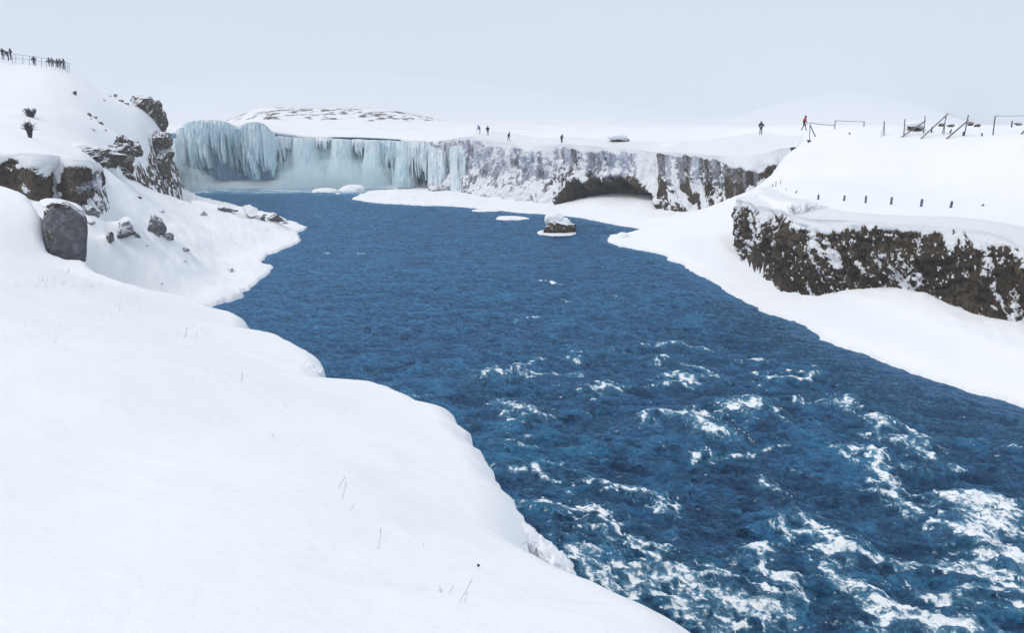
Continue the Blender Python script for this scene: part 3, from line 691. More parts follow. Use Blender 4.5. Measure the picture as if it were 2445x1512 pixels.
    tag(o, 'dark blue river with rapids', kind='structure')
k = NM('river_water_surface')
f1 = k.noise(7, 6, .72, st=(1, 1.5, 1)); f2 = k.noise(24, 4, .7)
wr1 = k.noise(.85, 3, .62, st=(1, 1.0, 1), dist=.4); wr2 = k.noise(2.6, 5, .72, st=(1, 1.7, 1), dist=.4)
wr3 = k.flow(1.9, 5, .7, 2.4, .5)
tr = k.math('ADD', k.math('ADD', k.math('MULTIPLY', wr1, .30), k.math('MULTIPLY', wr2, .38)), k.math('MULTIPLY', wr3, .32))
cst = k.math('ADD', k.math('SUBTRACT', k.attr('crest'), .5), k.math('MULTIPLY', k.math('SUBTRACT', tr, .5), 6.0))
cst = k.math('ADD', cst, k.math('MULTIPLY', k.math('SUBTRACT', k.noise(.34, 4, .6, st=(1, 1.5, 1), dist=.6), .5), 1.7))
cf = k.ramp(cst, -.34, .66)  # wave facet shading painted into the base colour: dark troughs, lighter crests
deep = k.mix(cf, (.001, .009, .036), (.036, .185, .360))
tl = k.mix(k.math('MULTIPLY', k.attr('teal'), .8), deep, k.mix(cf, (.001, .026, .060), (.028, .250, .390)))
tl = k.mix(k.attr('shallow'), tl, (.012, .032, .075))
fa = k.attr('foam')
ed = k.vor(1.7, (1, 1.35, 1), 'DISTANCE_TO_EDGE'); lace = k.math('SUBTRACT', 1.0, k.ramp(k.math('ADD', ed, k.math('MULTIPLY', k.math('SUBTRACT', f1, .5), .5)), .0, .20))
det = k.math('SUBTRACT', k.mixf(.45, f1, f2), .5)
veil = k.ramp(k.math('ADD', fa, k.math('MULTIPLY', det, 1.2)), .02, .75)
tl = k.mix(k.math('MULTIPLY', veil, .78), tl, (.15, .40, .54))
ff = k.flow(3.6, 6, .7, 2.8, .5); f3 = k.noise(3.2, 6, .75)
dd = k.ramp(k.math('ADD', k.math('MULTIPLY', ff, .4), k.math('ADD', k.math('MULTIPLY', f1, .25), k.math('MULTIPLY', f3, .35))), .40, .60)
fm = k.math('MULTIPLY', fa, k.math('ADD', .22, k.math('MULTIPLY', dd, 1.25)))
fm = k.math('ADD', fm, k.math('MULTIPLY', k.math('MULTIPLY', lace, veil), .22))
fl = k.math('MULTIPLY', k.ramp(k.math('ADD', k.noise(1.5, 5, .68, st=(1, 1.5, 1)), k.math('MULTIPLY', k.attr('crest'), .10)), .60, .73), k.attr('rap'))
fm = k.math('ADD', fm, k.math('MULTIPLY', fl, k.math('ADD', .15, k.math('MULTIPLY', dd, .8))))
fk = k.ramp(fm, .40, 1.15)
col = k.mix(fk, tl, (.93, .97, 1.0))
bs = k.math('SUBTRACT', 1.0, k.math('MULTIPLY', fk, .85)); b1 = k.bump(wr1, .70, bs); b1 = k.bump(wr2, .34, bs, b1); b1 = k.bump(wr3, .34, bs, b1); b2 = k.bump(f1, .05, 1.0, b1)
k.t.nodes.remove(k.p)
df = k.n('ShaderNodeBsdfDiffuse'); k.l(col, df.inputs[0]); k.l(b2, df.inputs['Normal'])
gl = k.n('ShaderNodeBsdfGlossy'); gl.inputs[0].default_value = (.27, .56, .90, 1); gl.inputs['Roughness'].default_value = .09; k.l(b2, gl.inputs['Normal'])
fr = k.n('ShaderNodeFresnel'); fr.inputs[0].default_value = 1.33; k.l(b2, fr.inputs['Normal'])
fac = k.math('MULTIPLY', k.math('MINIMUM', k.math('MULTIPLY', fr.outputs[0], .85), .55), k.math('SUBTRACT', 1.0, fk))
ms = k.n('ShaderNodeMixShader'); k.l(fac, ms.inputs[0]); k.l(df.outputs[0], ms.inputs[1]); k.l(gl.outputs[0], ms.inputs[2]); k.l(ms.outputs[0], k.out.inputs[0])
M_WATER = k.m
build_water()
# river reaching the crest of the fall
def upper():
    P = np.array([atz(u, v, 11.75)[:2] for u, v in ((1060, 336), (700, 324))]);
    V = []; 
    x = np.linspace(-60, -22, 60); y = np.linspace(176, 240, 30); X, Y = np.meshgrid(x, y)
    return X, Y

# ------------------------------------------------------------------ rocks
def ico(n):
    t = (1 + 5 ** .5) / 2
    V = [(-1, t, 0), (1, t, 0), (-1, -t, 0), (1, -t, 0), (0, -1, t), (0, 1, t), (0, -1, -t), (0, 1, -t), (t, 0, -1), (t, 0, 1), (-t, 0, -1), (-t, 0, 1)]
    Fc = [(0, 11, 5), (0, 5, 1), (0, 1, 7), (0, 7, 10), (0, 10, 11), (1, 5, 9), (5, 11, 4), (11, 10, 2), (10, 7, 6), (7, 1, 8), (3, 9, 4), (3, 4, 2), (3, 2, 6), (3, 6, 8), (3, 8, 9), (4, 9, 5), (2, 4, 11), (6, 2, 10), (8, 6, 7), (9, 8, 1)]
    V = [np.array(v) / np.linalg.norm(v) for v in V]
    for _ in range(n):
        c = {}; G = []
        def m(a, b):
            q = (min(a, b), max(a, b))
            if q not in c:
                v = V[a] + V[b]; V.append(v / np.linalg.norm(v)); c[q] = len(V) - 1
            return c[q]
        for a, b, d in Fc:
            ab, bd, da = m(a, b), m(b, d), m(d, a); G += [(a, ab, da), (b, bd, ab), (d, da, bd), (ab, bd, da)]
        Fc = G
    return np.array(V), np.array(Fc)
ICO = {n: ico(n) for n in (3, 4, 5)}
def rock_shape(c, r, seed, lvl=4, rough=.35, cuts=9, rz=0, hm=.62):
    V, Fc = ICO[lvl]; rg = np.random.RandomState(seed); q = V.copy()
    for _ in range(cuts):                                   # planar facets
        n = rg.normal(size=3); n /= np.linalg.norm(n); h = rg.uniform(hm, .9 if hm > .5 else .75); d = q @ n; q = q - n * np.clip(d - h, 0, 9)[:, None]
    d = fbm(V[:, 0] * 1.6 + seed, V[:, 1] * 1.6, V[:, 2] * 1.6, o=5, seed=seed); q = q * (1 + rough * d)[:, None]
    c_, s_ = math.cos(rz), math.sin(rz); q = q * np.array(r); q = np.c_[q[:, 0] * c_ - q[:, 1] * s_, q[:, 0] * s_ + q[:, 1] * c_, q[:, 2]]
    return q + np.array(c), Fc
def rocks_obj(name, items, mat, parent=None, smooth=True):
    V = []; Fc = []; n = 0
    for it in items:
        v, f = rock_shape(**it); V.append(v); Fc.append(f + n); n += len(v)
    return mesh_obj(name, np.concatenate(V), np.concatenate(Fc), mat, parent, smooth)
def px(u, v, ru, rv, D, seed, dy=None, **kw):
    """rock sized from the photograph, set at its real distance"""
    p = atd(u, v, D); s_ = D / F; return dict(c=p, r=(ru * s_, (dy or (ru + rv) / 2) * s_, rv * s_), seed=seed, **kw)
# outcrop beside the fall
oc = [px(343, 243, 32, 21, 133, 1, lvl=5, rough=.42, hm=.45), px(362, 262, 22, 28, 133, 2, lvl=5, rough=.42, hm=.45), px(376, 292, 19, 38, 134, 3, lvl=5), px(357, 322, 45, 27, 131, 4, lvl=5, rough=.4, hm=.45),
      px(385, 335, 24, 22, 130, 44, lvl=5, rough=.4, hm=.45), px(345, 362, 36, 26, 129, 5, lvl=5, rough=.42, hm=.45), px(387, 368, 24, 26, 130, 6, lvl=5, rough=.42, hm=.45), px(372, 408, 36, 34, 129, 7, lvl=5, rough=.45, hm=.45), px(390, 402, 18, 34, 129, 8, lvl=5, rough=.42, hm=.45), px(340, 398, 26, 26, 124, 9, lvl=5, rough=.42, hm=.45),
      px(388, 445, 20, 26, 129, 10, lvl=5, rough=.45, hm=.45), px(368, 440, 22, 18, 126, 11, lvl=4, rough=.42, hm=.45), px(330, 425, 18, 18, 121, 65, lvl=4, rough=.42, hm=.45), px(350, 412, 24, 30, 124, 66, lvl=5, rough=.45, hm=.45), px(325, 385, 20, 24, 121, 67, lvl=5, rough=.42, hm=.45)]
o = rocks_obj('rock_outcrop', oc, M_ROCK)
tag(o, 'tall jagged rock pillar at the end of the left hillside, next to the waterfall', 'rock')
oc = [px(210, 368, 28, 15, 84.6, 11, lvl=5, rough=.5), px(225, 366, 34, 16, 85, 12, dy=46, lvl=5, rough=.55), px(240, 388, 26, 18, 86, 10, dy=46, lvl=5, rough=.5), px(255, 375, 38, 28, 88, 13, dy=60, lvl=5, rough=.55), px(283, 368, 26, 26, 96, 14, dy=60, lvl=5, rough=.55), px(290, 398, 22, 28, 99, 15, lvl=5, rough=.5), px(262, 395, 24, 14, 95, 16, lvl=5), px(228, 383, 12, 12, 88, 17, lvl=4), px(298, 345, 14, 26, 100.5, 18, dy=34, lvl=5, rough=.5),
      px(312, 352, 20, 22, 102, 19, dy=34, lvl=4, rough=.5)]
oc += [px(300, 420, 18, 16, 97, 61, lvl=5, rough=.5), px(278, 412, 20, 14, 95, 62, lvl=5, rough=.5), px(250, 390, 28, 18, 91, 63, lvl=5, rough=.5), px(305, 385, 14, 24, 98, 64, lvl=4, rough=.5)]
o = rocks_obj('rock_outcrop', oc, M_ROCK)
tag(o, 'low broken rock band half buried in the hillside, left of the tall pillar', 'rock')
o = rocks_obj('snow_mound', [px(190, 351, 19, 10, 86, 20, lvl=4, rough=.08, cuts=0)], M_FLOE); tag(o, 'round snow cap on the edge of the left hillside', 'snow mound')
# basalt block in the near bank
cb = atd(160, 548, 48.6)
def block():
    q = []
    root = empty('basalt_block', tuple(atd(160, 610, 48.6)))
    tag(root, 'large square grey basalt block with a flat face, jutting from the near snow bank', 'boulder')
    off = np.array(root.location)
    s_ = 48.6 / F
    pts = [(122, 492), (150, 478), (196, 508), (207, 530), (204, 610), (198, 624), (150, 622), (112, 600), (108, 560), (104, 520)]
    # prism traced with its own depth
    rows = 40; V = []; n = 60
    poly = smooth_line([np.array(p, float) for p in pts + pts[:1]], 6)[:-1]; n = len(poly); cen = poly.mean(0)
    for i, (sc, dd) in enumerate([(0.0, -.35), (.35, -.42), (.7, -.40), (.93, -.3), (1.0, 0), (1.02, .8), (1.0, 1.8), (.9, 2.8), (.5, 3.2), (0, 3.3)]):
        for p in poly:
            u, v = cen + (p - cen) * sc
            yaw = (u - 160) * s_ * .35
            q_ = atd(u, v, 48.6); V.append(q_ + (dd + yaw) * np.array([q_[0] / q_[1], 1, (q_[2] - EYE) / q_[1]]))
    V = np.array(V) - off; Fc = grid_faces(10, n, True, False)
    # subdivide by interpolation
    m = mesh_obj('rock_face', V, Fc, M_ROCKG, root); md = m.modifiers.new('s', 'SUBSURF'); md.levels = md.render_levels = 3; md.subdivision_type = 'SIMPLE'
    dg = bpy.context.evaluated_depsgraph_get(); me = bpy.data.meshes.new_from_object(m.evaluated_get(dg)); m.modifiers.clear(); m.data = me
    co = np.empty(len(me.vertices) * 3, np.float32); me.vertices.foreach_get('co', co); co = co.reshape(-1, 3)
    d = .10 * fbm(co[:, 0] * 1.3, co[:, 1] * 1.3, co[:, 2] * 1.3, o=5, seed=5) + .03 * fbm(co[:, 0] * 7, co[:, 1] * 7, co[:, 2] * 7, o=3, seed=6)
    co[:, 1] += d; co[:, 0] += d * .8; me.vertices.foreach_set('co', co.ravel()); me.update()
    rocks_obj('rubble', [dict(c=np.array(atd(116, 515, 48.2)) - off, r=(.22, .3, .55), seed=71, lvl=4, rough=.5), dict(c=np.array(atd(122, 560, 48.0)) - off, r=(.2, .3, .6), seed=72, lvl=4, rough=.5), dict(c=np.array(atd(140, 492, 48.2)) - off, r=(.7, .4, .25), seed=73, lvl=4, rough=.5)], M_ROCK, root)
    v, f = rock_shape(np.array(atd(146, 487, 50.0)) - off, (1.15, 1.3, .32), 5, 4, .12, 0); v[:, 2] -= (v[:, 0] - v[:, 0].min()) * .30 - .22
    mesh_obj('snow_cap', v, f, M_FLOE, root)
block()
# stones on the promontory
ST = [(218, 505, 14, 14, 62, 'grey stone under the hill cliff, upper one of two beside the basalt block'), (240, 497, 12, 12, 64, 'snowy stone under the hill cliff, just above the basalt block'),
      (219, 532, 16, 9, 56, 'grey wedge stone touching the right side of the basalt block'), (260, 568, 9, 22, 60, 'thin blade stone standing in snow right of the basalt block'),
      (303, 550, 26, 26, 62, 'largest snow-covered grey boulder of the promontory slope'), (284, 565, 8, 9, 61, 'small dark stone at the foot of the largest promontory boulder'),
      (367, 545, 15, 25, 66, 'tall snow-capped boulder in the middle of the promontory slope'), (403, 567, 14, 14, 67, 'dark pointed stone right of the tall snow-capped boulder'),
      (445, 597, 10, 8, 68, 'low stone below and right of the dark pointed stone'), (421, 464, 12, 10, 140, 'small boulder at the foot of the tall rock pillar'),
      (455, 491, 7, 12, 118, 'dark speckled stone on the far promontory rim'), (487, 512, 7, 6, 106, 'tiny dark stone alone on flat promontory snow'), (540, 498, 24, 9, 108, 'long low snow-covered ledge on the promontory rim'),
      (598, 508, 22, 16, 105, 'round snow-capped boulder on the promontory rim'), (628, 520, 10, 10, 103, 'dark stone wedged between two rim boulders'), (655, 519, 22, 13, 101, 'snow-capped boulder closest to the promontory tip'),
      (680, 529, 6, 8, 100, 'small dark stone at the promontory tip'), (551, 646, 7, 8, 73, 'small dark stone on flat snow near the shore ice'), (384, 676, 9, 5, 59, 'half buried stone at the foot of the near snow ridge'),
      (330, 566, 9, 10, 62, 'dark slab leaning against the right side of the largest promontory boulder'), (272, 596, 6, 5, 58, 'pebble-sized stone below the thin blade stone'), (350, 590, 6, 5, 63, 'small stone under the tall snow-capped boulder'),
      (196, 470, 10, 9, 63, 'snowy stone at the foot of the right block of the hill cliff'), (385, 505, 7, 5, 90, 'small stone on the upper promontory slope below the tall pillar'), (330, 470, 7, 5, 96, 'small stone just below the broken rock band'), (440, 625, 5, 4, 66, 'tiny stone between the low stone and the shore'),
      (470, 685, 9, 4, 61, 'flat sliver of stone near the shore below the promontory')]
for i, (u, v, ru, rv, D, lab) in enumerate(ST):
    p, D = foot(u, v + rv * .7, max(D - 14, 50), D + 25)      # rest it on the snow
    big = rv > 13
    it = px(u, v, ru * 1.3, rv * 1.4, D + .3, 200 + i, lvl=5, rough=.34, cuts=13, rz=i * 1.3, hm=.34)
    if False:
        root = empty('boulder', tuple(p)); tag(root, lab, 'boulder'); it['c'] = it['c'] - p; rocks_obj('rock', [it], M_STONE, root)
        c = dict(it); c['c'] = it['c'] + np.array([-it['r'][0] * .28, it['r'][1] * .45, it['r'][2] * .22]); c['r'] = (it['r'][0] * 1.12, it['r'][1] * 1.1, it['r'][2] * .98); c['rough'] = .16; c['cuts'] = 2; c['seed'] = 300 + i
        rocks_obj('snow_cap', [c], M_FLOE, root)
    else:
        o = rocks_obj('boulder', [it], M_STONE); tag(o, lab, 'boulder')
# rock standing in the river
p = atd(1330, 545, 101.5); p[2] = 0
root = empty('river_rock', tuple(p)); tag(root, 'dark snow-capped rock alone in the river on a ring of ice', 'boulder')
s_ = 101.5 / F
rocks_obj('rock', [dict(c=(0, 0, .55), r=(42 * s_, 1.9, 1.75), seed=411, lvl=5, rough=.3), dict(c=(1.0, .1, .3), r=(1.5, 1.5, 1.2), seed=412, lvl=5, rough=.3)], M_ROCKD, root)
rocks_obj('snow_cap', [dict(c=(-.35, .15, 1.75), r=(1.35, 1.35, .95), seed=413, lvl=4, rough=.14, cuts=0), dict(c=(.45, .2, 1.35), r=(1.25, 1.2, .7), seed=414, lvl=4, rough=.2, cuts=0)], M_FLOE, root)
rocks_obj('ice_skirt', [dict(c=(-.1, -.4, .02), r=(2.7, 3.0, .22), seed=415, lvl=4, rough=.16, cuts=0)], M_FLOE, root)
# floes
for u, v, ru, D, h, lab in ((776, 458, 30, 153, .8, 'low flat ice floe in the open pool below the falls'), (842, 457, 32, 153, 1.5, 'domed snow-covered ice floe at the tip of the far ice shelf'),
                         (1163, 503, 34, 0, .25, 'thin sliver of ice floating off the far shore ice'), (1222, 522, 42, 0, .25, 'long flat ice floe left of the snow-capped river rock'), (808, 464, 6, 0, .35, 'tiny ice chunk between the two floes below the falls'), (432, 453, 24, 0, .5, 'small ice floe against the outcrop beside the falls')):
    q = atz(u, v, 0); s_ = q[1] / F
    o = rocks_obj('ice_floe', [dict(c=(q[0], q[1], .02), r=(ru * s_, ru * s_ * (.9 if h < 1 else .8), h), seed=int(u), lvl=4, rough=.22, cuts=0)], M_FLOE); tag(o, lab, 'ice floe', 'ice floes on the river')
# lumps of shore ice
for u, v, r_, lab in ((1490, 570, 22, 'snow lump near the point of the right shore ice'), (1527, 566, 30, 'highest snow hummock on the right shore ice'), ):
    q = atz(u, v, .2); s_ = q[1] / F
    o = rocks_obj('snow_mound', [dict(c=(q[0], q[1] + .5, .15), r=(r_ * s_, r_ * s_, .75), seed=int(u), lvl=4, rough=.25, cuts=0)], M_FLOE); tag(o, lab, 'snow mound')
# ice bulge under the near bank edge
q = atz(1300, 1305, 9.5)
v = []; f_ = []; n_ = 0
for (u_, v_, D_, rx, rz, sd) in ((1284, 1306, 7.65, .26, .12, 31), (1330, 1340, 7.4, .20, .09, 32), (1264, 1284, 7.8, .12, .10, 33)):
    q, f = rock_shape((0, 0, 0), (rx, .2, rz), sd, 5, .10, 0)
    q = q * (1 + .42 * (ridged(q[:, 0] * 11 + sd, q[:, 1] * 9, q[:, 2] * 9, o=3, seed=sd) - .5))[:, None]; q[:, 2] -= q[:, 0] * .72
    v.append(q + atd(u_, v_, D_)); f_.append(f + n_); n_ += len(q)
o = mesh_obj('ice_bulge', np.concatenate(v), np.concatenate(f_), M_FLOE)
tag(o, 'lumpy frozen splash ice clinging below the rim of the near bank', 'ice')
q = atd(748, 893, 21.2)
o = rocks_obj('frosted_rock', [dict(c=q, r=(.26, .5, .32), seed=34, lvl=5, rough=.25, cuts=8)], M_FLOE); tag(o, 'frosted rock face showing under the overhanging near bank snow', 'rock')

# ------------------------------------------------------------------ waterfall
WF = empty('waterfall', tuple(atd(740, 447, 178))); tag(WF, 'wide half frozen waterfall with blue ice curtains and falling water', 'waterfall')
woff = np.array(WF.location)
def curtain(name, pts, vb, mat, bulge=1.5, fringe=0, flute=.5, ff=1.2, seed=1, nT=60, dens=9, thick=2.0, flare=.0):
    """pts: [(u, vtop, D)], vb: bottom picture height at each; flows over the crest and down"""
    P = smooth_line([atd(*p) for p in pts], 6); Bv = smooth_line([np.array([p[0], b, p[2]]) for p, b in zip(pts, vb)], 6)
    B = np.array([atd(*b) for b in Bv])
    L_ = np.r_[0, np.cumsum(np.linalg.norm(np.diff(P[:, :2], axis=0), axis=1))]; n = max(int(L_[-1] * dens), 24); s = np.linspace(0, L_[-1], n)
    T = np.stack([np.interp(s, L_, P[:, i]) for i in range(3)], -1); Bz = np.interp(s, L_, B[:, 2])
    e = np.sqrt(np.clip(1 - (2 * s / s[-1] - 1) ** 2, 0, 1)) ** .6           # sides turn back to the wall
    cn = vnoise(s * ff * 2.2, s * 0, seed=seed); cn2 = vnoise(s * ff * 5, s * 0, seed=seed + 3)
    bz = Bz + fringe * (np.clip(.5 + .6 * cn + .5 * cn2, 0, 1.4)) 
    t = np.linspace(-.16, 1, nT)[:, None]
    tt = np.clip(t, 0, 1)
    z = T[None, :, 2] * (1 - tt) + bz[None] * tt + np.where(t < 0, t * 2.0, 0)
    z = z + np.where(t < .08, -((.08 - t) ** 2) * 8, 0)
    prof = bulge * (np.sqrt(np.clip(t + .16, 0, 1.2)) * 1.3 - .45 * tt ** 2)
    fl = flute * (ridged(s[None] * ff, z * .10, o=3, seed=seed + 5) - .4) + flute * .35 * fbm(s[None] * ff * 3, z * .7, o=3, seed=seed + 7)
    dp = (prof + fl) * e[None] - thick * (1 - e[None])
    tip = sst(.86, 1.0, t) * (fringe != 0); dp = dp - tip * .6
    X = T[None, :, 0] + flare * tt * (s[None] - s[-1] / 2) + .5 * flare * fbm(s[None] * .5, z * .25, seed=seed + 9) * tt; Y = T[None, :, 1] - dp
    V = np.stack([X, Y, z], -1); nr, nc = z.shape
    B2 = V.copy(); B2[..., 1] = T[None, :, 1] + thick * .5 + 0 * z             # back face gives it thickness
    A = np.concatenate([V, B2[::-1]]); 
    return mesh_obj(name, A.reshape(-1, 3) - woff, grid_faces(A.shape[0], nc, False, False), mat, WF)
# wet wall behind
curtain('back_wall', [(396, 318, 174), (470, 308, 180), (600, 308, 182), (760, 330, 184), (900, 334, 182), (1000, 338, 176), (1060, 340, 168)], [446] * 6 + [452], M_BACK, 1.0, 0, 1.2, .5, 11, 50, 4)
# left slanting ice, the two hanging domes and fillers
curtain('ice_curtain', [(404, 338, 174), (425, 328, 175), (452, 330, 177)], [425, 420, 408], M_ICEW, 1.6, 2.0, .8, .8, 21)
curtain('ice_curtain', [(434, 300, 178), (455, 289, 176), (500, 285, 175), (535, 290, 176), (556, 300, 178)], [404, 418, 398, 388, 392], M_ICEB, 2.3, 5.0, .9, .9, 22, 80, 12)
curtain('ice_curtain', [(548, 318, 180), (572, 312, 180), (590, 312, 180)], [392, 384, 392], M_ICEW, 1.4, 4.0, .8, 1.2, 23)
curtain('ice_curtain', [(572, 302, 178), (590, 293, 176), (606, 290, 175), (628, 296, 175), (650, 318, 177)], [412, 428, 430, 420, 424], M_ICEB, 2.2, 4.0, .9, 1.0, 24, 80, 12)
curtain('ice_curtain', [(648, 330, 180), (668, 324, 180), (700, 328, 181)], [400, 392, 372], M_ICEW, 1.2, 4.0, .8, 1.1, 25)
curtain('water_curtain', [(655, 334, 182), (680, 332, 182), (706, 334, 182)], [441, 442, 442], M_FALL, 1.0, 0, .3, 1.2, 26)
curtain('water_curtain', [(696, 328, 181), (725, 329, 180), (762, 332, 181)], [443, 445, 445], M_FALL, 2.2, 0, .5, .8, 27, dens=12, flare=.35)
curtain('ice_curtain', [(752, 331, 180), (770, 329, 180), (792, 331, 180)], [352, 360, 350], M_ICEW, 1.6, 2.0, .6, 1.2, 28)
curtain('water_curtain', [(786, 330, 181), (815, 331, 179), (848, 333, 181)], [445, 446, 446], M_FALL, 2.4, 0, .5, .8, 29, dens=12, flare=.45)
curtain('ice_curtain', [(836, 333, 180), (858, 331, 179), (884, 334, 179)], [370, 386, 366], M_ICEW, 1.8, 3.0, .8, 1.0, 30)
curtain('water_curtain', [(868, 336, 179), (892, 333, 177), (918, 336, 178)], [446, 447, 447], M_FALL, 2.6, 0, .6, .8, 31, dens=12, flare=.4)
curtain('ice_curtain', [(905, 334, 178), (930, 334, 176), (958, 336, 176)], [410, 425, 405], M_ICEB, 2.0, 4.0, .9, .9, 32)
curtain('water_curtain', [(940, 338, 176), (962, 336, 174), (985, 338, 174)], [447, 448, 448], M_FALL, 2.0, 0, .7, .8, 33, dens=12, flare=.4)
curtain('ice_curtain', [(972, 336, 173), (1000, 337, 170), (1035, 338, 167)], [420, 430, 426], M_ICEW, 2.6, 4.0, 1.1, .7, 34, 80, 12)
curtain('ice_curtain', [(1018, 340, 168), (1042, 352, 164), (1066, 362, 161)], [448, 452, 436], M_ICEW, 3.0, 1.0, 1.0, .5, 35, 80, 12)
curtain('ice_curtain', [(1072, 350, 158), (1092, 346, 156), (1116, 350, 153)], [458, 460, 460], M_ICEW, 2.4, 0, .9, .8, 36, 80, 12)
curtain('water_curtain', [(640, 334, 182.5), (740, 330, 182), (860, 331, 182), (985, 338, 176)], [443, 446, 447, 448], M_FALL, .9, 0, 1.3, .22, 41, dens=9)
curtain('ice_curtain', [(540, 312, 180), (562, 306, 179.5), (584, 308, 179.5)], [404, 412, 400], M_ICEB, 1.2, 4.0, .9, 1.1, 42, 60, 12)
curtain('ice_curtain', [(416, 312, 177), (438, 303, 177), (460, 300, 178)], [418, 410, 402], M_ICEW, 1.6, 4.0, .9, 1.1, 43, 60, 12)
def upper_river():
    C = smooth_line([c[:3] for c in (atd(952, 335, 177.5), atd(900, 332, 180), atd(860, 330, 181), atd(785, 329, 182))], 8); n = len(C); G = []
    for i in range(14):
        f = i / 13
        for c in C: G.append((c[0] - 1.2 * f, c[1] - .5 + 26 * f, c[2] + .10 + .02 * i))
    G = np.array(G); G[:, 2] += .03 * fbm(G[:, 0] * .8, G[:, 1] * .8, seed=9)
    g0, _ = ground_z(G[:, 0], G[:, 1]); G[:, 2] = np.maximum(G[:, 2] - .9 * sst(12, 26, G[:, 1] - np.tile(C[:, 1], 14)), g0 - .5)
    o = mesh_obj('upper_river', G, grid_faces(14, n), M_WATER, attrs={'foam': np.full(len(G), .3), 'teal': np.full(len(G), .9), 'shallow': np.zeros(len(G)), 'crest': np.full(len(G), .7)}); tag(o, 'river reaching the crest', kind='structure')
upper_river()

# ------------------------------------------------------------------ spray
def volume(name, dens, col, an=0.0):
    m = bpy.data.materials.new(name); m.use_nodes = True; t = m.node_tree; t.nodes.clear()
    o = t.nodes.new('ShaderNodeOutputMaterial'); v = t.nodes.new('ShaderNodeVolumePrincipled'); t.links.new(v.outputs[0], o.inputs['Volume'])
    v.inputs['Density'].default_value = dens; v.inputs['Color'].default_value = (*col, 1); v.inputs['Anisotropy'].default_value = an
    return m
M_SPRAY = volume('spray', .15, (.84, .96, 1))
def spray(label, c, r, seed):
    V, Fc = ICO[4]; d = fbm(V[:, 0] * 1.5, V[:, 1] * 1.5, V[:, 2] * 1.5 + seed, o=4, seed=seed)
    q = V * (1 + .45 * d)[:, None] * np.array(r); q = q + np.array(c)
    o = mesh_obj('spray_mist', q, Fc, M_SPRAY); tag(o, label, 'mist', kind='stuff')
spray('pale spray at the foot of the falls beside the outcrop', atd(440, 436, 168) + np.array([0, 0, 0]), (6.5, 4, 3.2), 3)
spray('pale spray under the middle of the falls', atd(745, 440, 172), (9, 3.5, 3.4), 4)
spray('pale spray under the right part of the falls', atd(860, 440, 170), (9, 3.5, 4.0), 5)
spray('tall drifting spray in front of the middle falls', atd(800, 425, 171), (13, 3, 4.2), 8)
spray('low spray along the foot of the ice curtains', atd(590, 444, 172), (15, 2.5, .8), 6)

